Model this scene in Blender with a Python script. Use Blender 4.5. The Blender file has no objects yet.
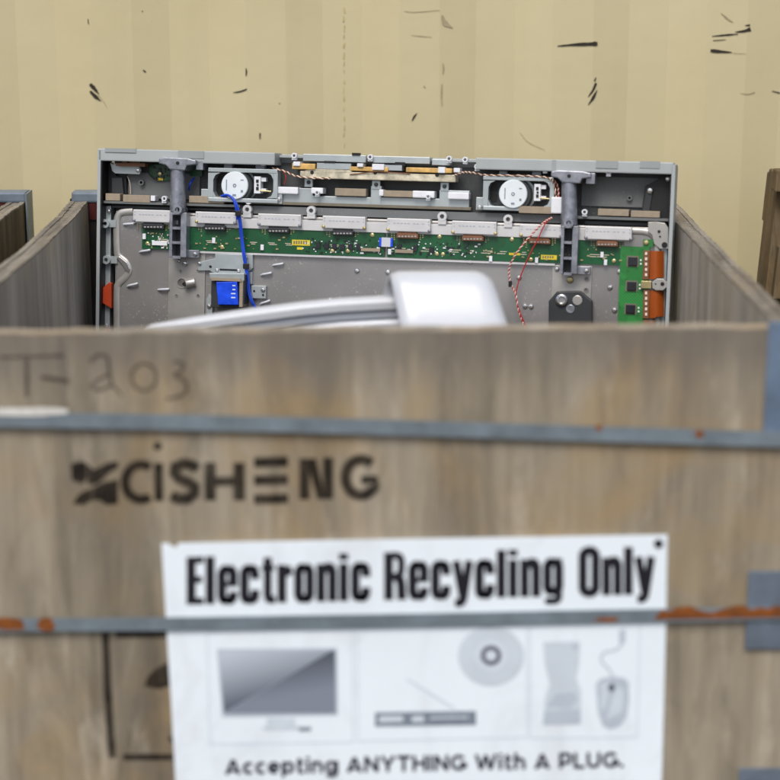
import bpy, bmesh, math, random
from mathutils import Vector, Matrix
random.seed(7)
sc = bpy.context.scene
col = sc.collection
R = math.radians

# ------------------------------------------------------------------ measured camera of the photograph
FPX, PITCH, CZ = 1870.0, R(14.05), 1.31
CAM = Vector((0, 0, CZ))
FWD = Vector((0, math.cos(PITCH), -math.sin(PITCH)))
UPV = Vector((0, math.sin(PITCH), math.cos(PITCH)))
RGT = Vector((1, 0, 0))
def ray(px, py):
    return FWD + RGT*((px-390)/FPX) + UPV*((390-py)/FPX)
def on_y(px, py, Y):
    d = ray(px, py); return CAM + d*(Y/d.y)

# ------------------------------------------------------------------ mesh builder
def ident(p): return Vector(p)
class MB:
    def __init__(s): s.bm = bmesh.new(); s.smooth = False
    def _add(s, verts, faces, bev=0, smooth=False):
        if bev:
            t = bmesh.new()
            vs = [t.verts.new(v) for v in verts]
            for f in faces: t.faces.new([vs[i] for i in f])
            bmesh.ops.recalc_face_normals(t, faces=t.faces[:])
            es = [e for e in t.edges if len(e.link_faces) == 2 and e.calc_face_angle(0) > .6]
            bmesh.ops.bevel(t, geom=es, offset=bev, segments=2, affect='EDGES', profile=.6)
            t.verts.index_update()
            verts = [v.co.copy() for v in t.verts]; faces = [[v.index for v in f.verts] for f in t.faces]
            t.free()
        vs = [s.bm.verts.new(v) for v in verts]
        for f in faces:
            try:
                fc = s.bm.faces.new([vs[i] for i in f]); fc.smooth = smooth
            except ValueError: pass
        return vs
    def box(s, x0, x1, y0, y1, z0, z1, bev=0):
        v = [(x, y, z) for z in (z0, z1) for y in (y0, y1) for x in (x0, x1)]
        s._add([Vector(p) for p in v], [(0,2,3,1),(4,5,7,6),(0,1,5,4),(2,6,7,3),(0,4,6,2),(1,3,7,5)], bev); return s
    def prism(s, a, b, bev=0):
        """solid between two loops of equal length"""
        n = len(a); v = [Vector(p) for p in a]+[Vector(p) for p in b]
        f = [tuple(range(n)), tuple(range(2*n-1, n-1, -1))]+[(i, i+n, (i+1) % n+n, (i+1) % n) for i in range(n)]
        s._add(v, f, bev); return s
    def flat(s, pts):
        s._add([Vector(p) for p in pts], [tuple(range(len(pts)))]); return s
    def tube(s, path, r, seg=10, cap=True, fy=1.0):
        path = [Vector(p) for p in path]; n = len(path); vs = []; fs = []
        ref = None
        for i, p in enumerate(path):
            t = (path[min(i+1, n-1)]-path[max(i-1, 0)]).normalized()
            if ref is None: ref = Vector((0, 1, 0)) if abs(t.y) < .8 else Vector((1, 0, 0))
            u = (ref - t*ref.dot(t)).normalized(); w = t.cross(u); ref = u
            rr = r[i] if isinstance(r, (list, tuple)) else r
            for k in range(seg):
                a = 2*math.pi*k/seg; q = u*(rr*math.cos(a))+w*(rr*math.sin(a)); q.y *= fy; vs.append(p+q)
        for i in range(n-1):
            for k in range(seg):
                fs.append((i*seg+k, i*seg+(k+1) % seg, (i+1)*seg+(k+1) % seg, (i+1)*seg+k))
        s._add(vs, fs, smooth=True)
        if cap:
            s._add(vs[:seg], [tuple(range(seg))]); s._add(vs[-seg:], [tuple(range(seg))])
        return s
    def lathe(s, prof, place, seg=28):
        """prof: (radius, height) pairs; place(x, y, h) puts them in space"""
        vs = []; fs = []; n = len(prof)
        for r, h in prof:
            for k in range(seg):
                a = 2*math.pi*k/seg; vs.append(place(r*math.cos(a), r*math.sin(a), h))
        for i in range(n-1):
            for k in range(seg):
                fs.append((i*seg+k, i*seg+(k+1) % seg, (i+1)*seg+(k+1) % seg, (i+1)*seg+k))
        s._add(vs, fs)
        for b in (0, n-1):
            if prof[b][0] > 1e-6: s._add(vs[b*seg:(b+1)*seg], [tuple(range(seg))])
        return s
    def build_each(s, name, m, parent=None, world=None):
        '''every loose piece becomes a part of its own'''
        s.bm.verts.index_update(); s.bm.faces.ensure_lookup_table(); seen = set(); out = []
        for f0 in list(s.bm.faces):
            if f0 in seen: continue
            stack, isl = [f0], []
            seen.add(f0)
            while stack:
                f = stack.pop(); isl.append(f)
                for v in f.verts:
                    for g in v.link_faces:
                        if g not in seen: seen.add(g); stack.append(g)
            b = MB(); mp = {}
            for f in isl:
                vs = []
                for v in f.verts:
                    if v not in mp: mp[v] = b.bm.verts.new(v.co)
                    vs.append(mp[v])
                try: b.bm.faces.new(vs).smooth = f.smooth
                except ValueError: pass
            out.append(b.build(name, m, parent, world))
        s.bm.free(); return out
    def build(s, name, m, parent=None, world=None):
        bmesh.ops.recalc_face_normals(s.bm, faces=s.bm.faces[:])
        me = bpy.data.meshes.new(name)
        if world is not None:
            for v in s.bm.verts: v.co = v.co - world
        s.bm.to_mesh(me); s.bm.free()
        o = bpy.data.objects.new(name, me); col.objects.link(o); me.materials.append(m)
        if parent: o.parent = parent
        return o
def tag(o, label=None, cat=None, group=None, kind=None):
    for k, v in (('label', label), ('category', cat), ('group', group), ('kind', kind)):
        if v: o[k] = v
    return o
def empty(name, loc, label, cat, group=None):
    o = bpy.data.objects.new(name, None); o.location = loc; o.empty_display_size = .1; col.objects.link(o)
    return tag(o, label, cat, group)
def smooth_path(pts, n=8):
    pts = [Vector(p) for p in pts]; out = []
    for i in range(len(pts)-1):
        p0 = pts[max(i-1, 0)]; p1 = pts[i]; p2 = pts[i+1]; p3 = pts[min(i+2, len(pts)-1)]
        for k in range(n):
            t = k/n
            out.append(.5*((2*p1)+(p2-p0)*t+(2*p0-5*p1+4*p2-p3)*t*t+(3*p1-p0-3*p2+p3)*t**3))
    out.append(pts[-1]); return out

# ------------------------------------------------------------------ materials
def srgb(r, g, b):
    f = lambda c: (c/255/12.92) if c/255 <= .04045 else ((c/255+.055)/1.055)**2.4
    return (f(r), f(g), f(b), 1)
def nodes(name):
    m = bpy.data.materials.new(name); m.use_nodes = True
    return m, m.node_tree.nodes, m.node_tree.links, m.node_tree.nodes['Principled BSDF']
def coord(N, L, scale, kind='Object', loc=(0, 0, 0)):
    tc = N.new('ShaderNodeTexCoord'); mp = N.new('ShaderNodeMapping')
    mp.inputs['Scale'].default_value = scale; mp.inputs['Location'].default_value = loc
    L.new(tc.outputs[kind], mp.inputs['Vector']); return mp.outputs['Vector']
def noise(N, L, vec, scale, detail=6, rough=.6, dist=0):
    n = N.new('ShaderNodeTexNoise'); n.inputs['Scale'].default_value = scale
    n.inputs['Detail'].default_value = detail; n.inputs['Roughness'].default_value = rough
    n.inputs['Distortion'].default_value = dist; L.new(vec, n.inputs['Vector']); return n.outputs['Fac']
def ramp(N, L, fac, stops):
    r = N.new('ShaderNodeValToRGB'); e = r.color_ramp.elements
    while len(e) < len(stops): e.new(.5)
    for i, (p, c) in enumerate(stops):
        e[i].position = p; e[i].color = c if len(c) == 4 else (*c, 1)
    L.new(fac, r.inputs['Fac']); return r.outputs['Color']
def mix(N, L, fac, a, b, mode='MIX'):
    n = N.new('ShaderNodeMix'); n.data_type = 'RGBA'; n.blend_type = mode
    for s, v in ((n.inputs[0], fac), (n.inputs[6], a), (n.inputs[7], b)):
        if isinstance(v, (int, float)): s.default_value = v
        elif isinstance(v, tuple): s.default_value = v
        else: L.new(v, s)
    return n.outputs[2]
def bump(N, L, P, h, strength=.3, dist=.002):
    b = N.new('ShaderNodeBump'); b.inputs['Strength'].default_value = strength; b.inputs['Distance'].default_value = dist
    L.new(h, b.inputs['Height']); L.new(b.outputs['Normal'], P.inputs['Normal'])
W = (1, 1, 1, 1); K0 = (0, 0, 0, 1)

def plain(name, c, rough=.5, metal=0, var=.18, scale=40, bmp=.08, dust=0):
    m, N, L, P = nodes(name)
    v = coord(N, L, (1, 1, 1)); f = noise(N, L, v, scale, 5, .6)
    d = tuple(x*(1-var) for x in c[:3])+(1,); h = tuple(min(1, x*(1+var)) for x in c[:3])+(1,)
    cc = ramp(N, L, f, [(.3, d), (.7, h)])
    if dust:
        g = noise(N, L, v, 210, 3, .7); gm = ramp(N, L, g, [(.6, K0), (.68, W)])
        g2 = noise(N, L, v, 9, 4, .6); gm2 = ramp(N, L, g2, [(.42, K0), (.7, W)])
        mm = mix(N, L, 1.0, gm, gm2, 'MULTIPLY')
        ds = mix(N, L, 1.0, mm, (dust, dust, dust, 1), 'MULTIPLY')
        cc = mix(N, L, ds, cc, (.62, .6, .56, 1))
    L.new(cc, P.inputs['Base Color'])
    rr = ramp(N, L, f, [(.2, (max(.05, rough-.1),)*3), (.8, (min(1, rough+.12),)*3)])
    L.new(rr, P.inputs['Roughness']); P.inputs['Metallic'].default_value = metal
    if bmp: bump(N, L, P, f, bmp, .001)
    return m

def wood(name, dark, mid, light, ochre, stain=.5, seed=0., grain=1.0, along='z'):
    sc_ = lambda a, b: (a, a, b) if along == 'z' else (a, b, a)
    m, N, L, P = nodes(name)
    v1 = coord(N, L, sc_(60, 2.2), loc=(seed, seed, seed)); g = noise(N, L, v1, 2.2, 8, .65, .6)
    v2 = coord(N, L, sc_(9, .9), loc=(seed*2, 3, seed)); s = noise(N, L, v2, 1.6, 5, .6, .4)
    v3 = coord(N, L, (1, 1, 1), loc=(seed, 7, 1)); b = noise(N, L, v3, 5.5, 4, .6, .5)
    c = ramp(N, L, s, [(.25, dark), (.5, mid), (.78, light)])
    gc = ramp(N, L, g, [(.3, (.52, .51, .5, 1)), (.52, (.96, .96, .96, 1)), (.75, (1.22, 1.2, 1.17, 1))])
    c = mix(N, L, .8*grain, c, gc, 'MULTIPLY')
    om = ramp(N, L, b, [(.48, K0), (.66, (.55, .55, .55, 1))]); c = mix(N, L, om, c, ochre)
    v4 = coord(N, L, sc_(4.5, 1.1), loc=(5, seed, 2)); t = noise(N, L, v4, 2.1, 6, .7, .8)
    sm = ramp(N, L, t, [(.5, K0), (.74, (stain,)*3+(1,))]); c = mix(N, L, sm, c, tuple(x*.45 for x in dark[:3])+(1,))
    # pale scuffs
    v5 = coord(N, L, (11, 11, 2.6), loc=(1, 2, seed)); q = noise(N, L, v5, 2.6, 6, .7, .3)
    qm = ramp(N, L, q, [(.57, K0), (.74, (.5, .5, .5, 1))]); c = mix(N, L, qm, c, tuple(min(1, x*1.25) for x in light[:3])+(1,))
    L.new(c, P.inputs['Base Color']); P.inputs['Roughness'].default_value = .85
    P.inputs['Specular IOR Level'].default_value = .25
    bump(N, L, P, g, .55, .0016)
    return m

def weather_band(m, z0, col):
    N, L = m.node_tree.nodes, m.node_tree.links; P = N['Principled BSDF']; src = P.inputs['Base Color'].links[0].from_socket
    tc = N.new('ShaderNodeTexCoord'); sp = N.new('ShaderNodeSeparateXYZ'); L.new(tc.outputs['Object'], sp.inputs[0])
    v = coord(N, L, (26, 26, 2.5)); n = noise(N, L, v, 1.5, 6, .65)
    a = N.new('ShaderNodeMath'); a.operation = 'MULTIPLY_ADD'; L.new(n, a.inputs[0]); a.inputs[1].default_value = .16; L.new(sp.outputs['Z'], a.inputs[2])
    mr = N.new('ShaderNodeMapRange'); mr.inputs['From Min'].default_value = z0+.045; mr.inputs['From Max'].default_value = z0+.105; mr.inputs['To Max'].default_value = .62; L.new(a.outputs[0], mr.inputs['Value'])
    L.new(mix(N, L, mr.outputs[0], src, col), P.inputs['Base Color'])

def painted_wall():
    m, N, L, P = nodes('cream_container_paint')
    v = coord(N, L, (1, 1, 1)); n1 = noise(N, L, v, 2.2, 5, .55)
    c = ramp(N, L, n1, [(.3, srgb(193, 181, 143)), (.7, srgb(200, 189, 153))])
    v2 = coord(N, L, (7, 7, .5)); n2 = noise(N, L, v2, 2.0, 5, .6)
    st = ramp(N, L, n2, [(.52, K0), (.8, (.14, .14, .14, 1))]); c = mix(N, L, st, c, srgb(170, 156, 120))
    n3 = noise(N, L, v, 55, 3, .7); sp = ramp(N, L, n3, [(.735, K0), (.76, (.75, .75, .75, 1))])
    n4 = noise(N, L, v, 3.1, 3, .5); sp4 = ramp(N, L, n4, [(.5, K0), (.66, W)])
    spm = mix(N, L, 1.0, sp, sp4, 'MULTIPLY'); c = mix(N, L, spm, c, srgb(120, 98, 66))
    L.new(c, P.inputs['Base Color']); P.inputs['Roughness'].default_value = .55
    P.inputs['Specular IOR Level'].default_value = .3
    n5 = noise(N, L, v, 5, 5, .55); bump(N, L, P, n5, .22, .012)
    return m

def rusty_steel(name, c, amount=.2, rough=.5):
    m, N, L, P = nodes(name)
    v = coord(N, L, (1, 1, 1)); n1 = noise(N, L, v, 22, 6, .65)
    cc = ramp(N, L, n1, [(.3, tuple(x*.72 for x in c[:3])+(1,)), (.7, tuple(min(1, x*1.2) for x in c[:3])+(1,))])
    n2 = noise(N, L, v, 30, 6, .7); rm = ramp(N, L, n2, [(.72-amount*.3, K0), (.8-amount*.3, (.8, .8, .8, 1))])
    cc = mix(N, L, rm, cc, srgb(118, 62, 28))
    L.new(cc, P.inputs['Base Color']); P.inputs['Roughness'].default_value = rough; P.inputs['Metallic'].default_value = .25
    bump(N, L, P, n1, .2, .001); return m

def pcb(name, c):
    m, N, L, P = nodes(name)
    v = coord(N, L, (1, 1, 1))
    vo = N.new('ShaderNodeTexVoronoi'); vo.distance = 'MANHATTAN'; vo.feature = 'F1'; vo.inputs['Scale'].default_value = 75; L.new(v, vo.inputs['Vector'])
    w = N.new('ShaderNodeTexWave'); w.inputs['Scale'].default_value = 130; w.bands_direction = 'DIAGONAL'; L.new(v, w.inputs['Vector'])
    tr = ramp(N, L, w.outputs['Fac'], [(.5, K0), (.6, W)]); n = noise(N, L, v, 24, 2, .5); nm = ramp(N, L, n, [(.5, K0), (.54, W)])
    t = mix(N, L, 1.0, tr, nm, 'MULTIPLY'); t = mix(N, L, 1.0, t, (.6, .6, .6, 1), 'MULTIPLY')
    dk = tuple(x*.6 for x in c[:3])+(1,); lt = tuple(min(1, x*1.9) for x in c[:3])+(1,)
    cc = mix(N, L, t, c, lt)
    vm = ramp(N, L, vo.outputs['Distance'], [(.0, dk), (.5, W)]); cc = mix(N, L, .35, cc, vm, 'MULTIPLY')
    L.new(cc, P.inputs['Base Color']); P.inputs['Roughness'].default_value = .38; return m

def ink(name, c, cover, seed):
    m, N, L, P = nodes(name); P.inputs['Base Color'].default_value = c; P.inputs['Roughness'].default_value = .85; P.inputs['Specular IOR Level'].default_value = .2
    v = coord(N, L, (120, 120, 14), loc=(seed, 1, 2)); n = noise(N, L, v, 2.0, 5, .65)
    v2 = coord(N, L, (22, 22, 16), loc=(seed, 4, 2)); n2 = noise(N, L, v2, 1.8, 4, .6)
    a = ramp(N, L, n, [(.3, (cover,)*3), (.72, (cover*.55,)*3)]); b = ramp(N, L, n2, [(.3, (1.0,)*3), (.75, (.55,)*3)])
    f = mix(N, L, 1.0, a, b, 'MULTIPLY'); L.new(f, P.inputs['Alpha']); return m

M = dict(
    wall=painted_wall(),
    wood_front=wood('weathered_front_plywood', srgb(114, 105, 92), srgb(149, 139, 121), srgb(177, 167, 150), srgb(158, 134, 96), .62, 0., .6),
    wood_grey=wood('grey_side_plywood', srgb(140, 134, 124), srgb(176, 169, 158), srgb(200, 193, 182), srgb(178, 164, 138), .42, 4., .8),
    wood_brown=wood('brown_old_wood', srgb(70, 62, 46), srgb(104, 92, 70), srgb(140, 128, 102), srgb(112, 88, 58), .7, 9.),
    wood_edge=wood('plywood_edge', srgb(112, 104, 92), srgb(158, 150, 136), srgb(190, 182, 168), srgb(156, 136, 106), .6, 13.),
    wood_rim=wood('sawn_ply_rim', srgb(82, 76, 70), srgb(132, 126, 116), srgb(172, 166, 154), srgb(138, 122, 98), .6, 21., 1.2, 'y'),
    dark_ply=plain('dark_film_plywood', srgb(34, 27, 25), .5, 0, .3, 14),
    red=plain('red_film_plywood', srgb(66, 14, 12), .5, 0, .3, 14),
    strap=rusty_steel('blue_grey_painted_steel', srgb(122, 134, 142), .05),
    bracket=rusty_steel('slate_painted_steel', srgb(112, 124, 138), .12),
    bluebracket=rusty_steel('blue_painted_steel', srgb(108, 126, 148), .1),
    rust=plain('orange_rust', srgb(122, 66, 14), .8, 0, .4, 60, .4),
    chalk=plain('white_chalk_smear', srgb(206, 204, 198), .9, 0, .15, 70),
    stencil=ink('black_stencil_ink', srgb(30, 24, 20), 1.0, 1.),
    overspray=ink('stencil_overspray', srgb(46, 38, 32), .42, 6.),
    marker=ink('faded_marker_ink', srgb(52, 40, 36), .66, 3.),
    sign=plain('white_sign_plastic', srgb(232, 241, 248), .4, 0, .03, 5, .25),
    ink=plain('navy_black_ink', srgb(8, 6, 22), .7, 0, .2, 50, 0),
    inkgrey=plain('charcoal_ink', srgb(40, 40, 56), .5, 0, .15, 50, 0),
    prline=plain('pale_printed_line', srgb(208, 217, 226), .5, 0, .03, 20, 0),
    pr1=plain('light_printed_grey', srgb(200, 210, 219), .5, 0, .06, 20, 0),
    pr2=plain('mid_printed_grey', srgb(182, 192, 204), .5, 0, .06, 20, 0),
    pr3=plain('dark_printed_grey', srgb(122, 132, 146), .5, 0, .15, 60, 0),
    pr4=plain('darkest_printed_grey', srgb(84, 86, 102), .5, 0, .2, 60, 0),
    cab=plain('grey_cabinet_plastic', srgb(156, 162, 163), .5, 0, .06, 12),
    cab2=plain('cabinet_plastic_tab', srgb(142, 147, 148), .5, 0, .06, 12),
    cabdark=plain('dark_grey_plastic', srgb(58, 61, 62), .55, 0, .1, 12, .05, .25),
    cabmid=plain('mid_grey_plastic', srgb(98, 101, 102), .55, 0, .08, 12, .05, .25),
    black=plain('black_plastic', srgb(6, 6, 8), .5, 0, .3, 30),
    charcoal=plain('charcoal_plastic', srgb(40, 43, 46), .5, 0, .1, 30),
    chassis=plain('dull_aluminium', srgb(152, 150, 149), .32, .58, .16, 3.2, .14, 1.0),
    alum=plain('bright_aluminium', srgb(172, 170, 166), .36, .6, .08, 20, .04, .3),
    plate=plain('white_zinc_plate', srgb(196, 196, 197), .4, .25, .05, 30, .03, .2),
    diecast=plain('diecast_grey', srgb(140, 143, 152), .33, .6, .3, 70, .3, .35),
    zinc=plain('zinc_steel', srgb(170, 178, 180), .35, .5, .08, 20),
    screwm=plain('screw_steel', srgb(210, 210, 210), .22, .9, .05, 20, 0),
    brass=plain('brass_screw', srgb(186, 172, 126), .3, .7, .1, 20, 0),
    foam=plain('tan_foam', srgb(146, 134, 116), .9, 0, .12, 90, .2),
    olive=plain('olive_foam', srgb(110, 104, 92), .9, 0, .12, 90, .2),
    white=plain('white_plastic', srgb(186, 190, 197), .3, 0, .05, 9, 0),
    whitepart=plain('white_connector', srgb(214, 216, 222), .4, 0, .05, 60, 0),
    silver=plain('silver_plastic', srgb(188, 193, 202), .4, .1, .03, 8, 0),
    greyseam=plain('grey_seam_plastic', srgb(158, 164, 174), .5, 0, .05, 8, 0),
    cone=plain('magnet_white', srgb(214, 222, 226), .4, .1, .04, 30),
    pcb=pcb('green_circuit_board', srgb(8, 72, 38)),
    pcb2=pcb('bright_green_circuit_board', srgb(36, 112, 50)),
    chip=plain('black_chip', srgb(24, 26, 34), .4, 0, .2, 60, 0),
    copper=plain('copper_brown_connector', srgb(112, 72, 46), .5, .1, .25, 120),
    yellow=plain('yellow_tape', srgb(206, 184, 40), .5, 0, .1, 60, 0),
    amber=plain('amber_resin', srgb(196, 158, 92), .4, 0, .35, 60),
    rusttray=plain('stained_beige_tray', srgb(196, 188, 166), .4, .3, .45, 60, .3),
    orange=plain('orange_flex_film', srgb(150, 70, 12), .35, 0, .12, 30),
    orangered=plain('orange_red_flap', srgb(166, 56, 22), .4, 0, .15, 20),
    blue=plain('blue_coil_wrap', srgb(22, 72, 216), .28, 0, .35, 45, .5),
    bluewire=plain('blue_wire', srgb(26, 70, 190), .4, 0, .1, 40, 0),
    redwire=plain('red_wire', srgb(168, 30, 34), .4, 0, .1, 40, 0),
    whitewire=plain('white_wire', srgb(226, 206, 190), .4, 0, .06, 40, 0),
    scuff=plain('black_scuff', srgb(44, 38, 30), .8, 0, .4, 90),
    rustspeck=plain('weld_stain', srgb(182, 166, 118), .8, 0, .2, 60),
    greyscuff=plain('grey_scuff', srgb(164, 152, 122), .8, 0, .2, 90),
    crt=plain('dark_glass', srgb(40, 44, 48), .15, 0, .1, 10, 0),
    cardboard=plain('brown_cardboard', srgb(150, 118, 82), .85, 0, .1, 20),
)
weather_band(M['wood_front'], .755, srgb(104, 98, 92))
def smudge(m):
    N, L = m.node_tree.nodes, m.node_tree.links; P = N['Principled BSDF']; src = P.inputs['Base Color'].links[0].from_socket
    v = coord(N, L, (6, 6, 3)); n = noise(N, L, v, 1.4, 6, .7, .8); f = ramp(N, L, n, [(.5, K0), (.78, (.55, .55, .55, 1))])
    L.new(mix(N, L, f, src, srgb(196, 200, 206)), P.inputs['Base Color'])
smudge(M['sign']); smudge(M['white'])
def ground_mat():
    m, N, L, P = nodes('grey_asphalt'); v = coord(N, L, (1, 1, 1)); n = noise(N, L, v, 90, 8, .7); b = noise(N, L, v, .8, 4, .6)
    c = ramp(N, L, n, [(.3, (.05, .05, .05, 1)), (.7, (.13, .125, .12, 1))]); c2 = ramp(N, L, b, [(.3, (.7, .7, .7, 1)), (.7, (1.2, 1.2, 1.15, 1))])
    L.new(mix(N, L, 1.0, c, c2, 'MULTIPLY'), P.inputs['Base Color']); P.inputs['Roughness'].default_value = .9; bump(N, L, P, n, .5, .01); return m

# ------------------------------------------------------------------ ground
g = MB(); g.flat([(-60, -60, 0), (60, -60, 0), (60, 60, 0), (-60, 60, 0)])
tag(g.build('ground', ground_mat()), kind='structure')

# ------------------------------------------------------------------ shipping container
WY, AMP = 3.74, .016
def px_x(px): return (px-390)/FPX*(WY*math.cos(PITCH)+.1*math.sin(PITCH))
PER = px_x(285)-px_x(130)
XO = px_x(130)
def wall_y(x):
    t = ((x-XO) / PER) % 1.0
    a, b, c = 37/156, 77/156, 115/156
    if t < a: return WY+AMP*(t/a)
    if t < b: return WY+AMP
    if t < c: return WY+AMP*(1-(t-b)/(c-b))
    return WY
cont = empty('shipping_container', (0, WY, 0), 'cream painted corrugated shipping container side behind the crates, with black scuffs', 'container')
CL, CR, CT, CB = -3.03, 3.03, 2.59, 0.0
wm = MB(); xs = []
x = XO - PER*math.ceil((XO-CL)/PER)
while x < CR:
    for t in (0, 37/156, 77/156, 115/156): xs.append(x+t*PER)
    x += PER
xs = [CL+.08]+[q for q in xs if CL+.09 < q < CR-.09]+[CR-.08]
fr = [(q, wall_y(q)) for q in xs]
rows = [.16, .8, 1.5, 2.46]
vs = [wm.bm.verts.new((q, y, z)) for z in rows for q, y in fr]
n = len(fr)
for j in range(len(rows)-1):
    for i in range(n-1):
        wm.bm.faces.new((vs[j*n+i], vs[j*n+i+1], vs[(j+1)*n+i+1], vs[(j+1)*n+i]))
es = [e for e in wm.bm.edges if abs(e.verts[0].co.z-e.verts[1].co.z) > .1 and len(e.link_faces) == 2 and e.calc_face_angle(0) > .2]
bmesh.ops.bevel(wm.bm, geom=es, offset=.006, segments=3, affect='EDGES')
for f in wm.bm.faces: f.smooth = False
wo = wm.build('wall_panel', M['wall'], cont, Vector((0, WY, 0)))
b = MB()
b.box(CL+.1, CR-.1, WY-.01, WY+.06, 0, .16, .006).build('bottom_rail', M['wall'], cont, Vector((0, WY, 0)))
MB().box(CL+.1, CR-.1, WY-.01, WY+.06, 2.46, 2.59, .006).build('top_rail', M['wall'], cont, Vector((0, WY, 0)))
for xx in (CL, CR):
    s_ = 1 if xx < 0 else -1
    MB().box(min(xx, xx+s_*.1), max(xx, xx+s_*.1), WY-.02, WY+.1, 0, CT, .008).build('corner_post', M['wall'], cont, Vector((0, WY, 0)))
    MB().box(xx-.02 if xx > 0 else xx, xx if xx > 0 else xx+.02, WY+.1, WY+2.4, 0, CT).build('end_panel', M['wall'], cont, Vector((0, WY, 0)))
MB().box(CL, CR, WY+.07, WY+2.4, CT-.03, CT).build('roof_panel', M['wall'], cont, Vector((0, WY, 0)))
MB().box(CL+.03, CR-.03, WY+2.37, WY+2.4, 0.01, CT-.04).build('rear_panel', M['wall'], cont, Vector((0, WY, 0)))
def on_wall(px, py, off=.0012):
    Y = WY
    for _ in range(6):
        p = on_y(px, py, Y); Y = wall_y(p.x)
    p = on_y(px, py, Y); return Vector((p.x, p.y-off, p.z))
def blade(pts, widths, m=None, name='scuff_mark'):
    """a tapered smear along a pixel path, printed on the wall"""
    b = MB(); P = [Vector((p[0], p[1])) for p in pts]; n = 10; L_ = []; R_ = []
    dense = smooth_path([Vector((p.x, p.y, w)) for p, w in zip(P, widths)], 5)
    for i, p in enumerate(dense):
        t = dense[min(i+1, len(dense)-1)]-dense[max(i-1, 0)]; nn = Vector((-t.y, t.x)); nn.normalize()
        w = max(.12, p.z*random.uniform(.8, 1.15))/2
        L_.append(on_wall(p.x+nn.x*w, p.y+nn.y*w)); R_.append(on_wall(p.x-nn.x*w, p.y-nn.y*w))
    for i in range(len(L_)-1): b.flat([L_[i], L_[i+1], R_[i+1], R_[i]])
    return b.build(name, m or M['scuff'], cont, Vector((0, WY, 0)))
blade([(90, 84), (94, 88), (99, 94)], [3, 4, .6]); blade([(90, 91), (95, 96), (101, 101)], [2, 3.6, .5])
blade([(98, 95), (104, 102), (107, 108)], [.6, .5, .3], M['greyscuff'])
blade([(143, 70), (146, 72)], [1.6, 1.4]); blade([(246, 68), (246.4, 72), (246, 76)], [.8, 1.6, .6])
blade([(233, 92.5), (240, 91.5), (247, 89)], [.5, 1.6, 1]); blade([(260, 133), (260, 139)], [1.6, 1])
blade([(88, 19), (88.5, 24)], [.8, .8]); blade([(142, 11), (143, 11.5)], [1, 1]); blade([(279, 103), (280, 103.6)], [1, 1])
blade([(557.5, 46), (575, 44.6), (590, 44), (597.5, 43.6)], [1, 2.6, 3.6, 4.2])
blade([(588, 97), (593, 90), (596, 83)], [.5, 2.4, 2]); blade([(588, 105), (593, 98), (597, 90)], [.5, 2.6, .8]); blade([(594.5, 81), (596, 77.5)], [2, 1])
blade([(712, 36.2), (725, 35), (738, 34)], [.8, 1.8, .8]); blade([(735, 32), (744, 31), (750.5, 29)], [.6, 2.6, 4.4]); blade([(745, 25.5), (750, 25)], [.8, 2])
blade([(713, 40.5), (726, 39.6)], [.8, .5]); blade([(710.5, 50.5), (720, 51.5), (732, 52.3)], [3.4, 3, .6]); blade([(733, 53), (746, 53.5)], [.5, .4], M['greyscuff'])
blade([(721, 13), (728, 19), (733, 22)], [.8, 1.6, .5], M['greyscuff']); blade([(740, 93), (748, 94), (755, 92)], [.5, .9, .9], M['greyscuff']); blade([(772, 91), (780, 93)], [.6, 1.4], M['scuff'])
blade([(442, 15), (445, 23), (453, 28)], [1.2, 5, .6], M['greyscuff']); blade([(443, 63), (443.4, 68), (443, 74)], [.6, 2, .5], M['greyscuff'])
blade([(442, 84), (441.5, 95), (442, 106)], [1, 1.8, .6], M['greyscuff']); blade([(412, 121), (414, 117), (417, 113)], [.8, 1.8, .5]); blade([(424, 87), (425, 86)], [2.6, 2], M['greyscuff'])
blade([(404, 11), (415, 12), (440, 10)], [.4, .7, .5], M['greyscuff']); blade([(411, 35), (420, 36), (432, 37)], [.4, .7, .4], M['greyscuff'])
for y0 in range(6, 148, 9):
    if random.random() < .85: blade([(344+random.uniform(-.5, .7), y0+random.uniform(0, 3)), (344+random.uniform(-.5, .8), y0+random.uniform(4, 8))], [random.uniform(.4, 1.1), random.uniform(.6, 1.6)], M['rustspeck'], 'weld_mark')
blade([(520, 132), (528, 142), (545, 150)], [.4, .5, .4], M['greyscuff'])

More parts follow.
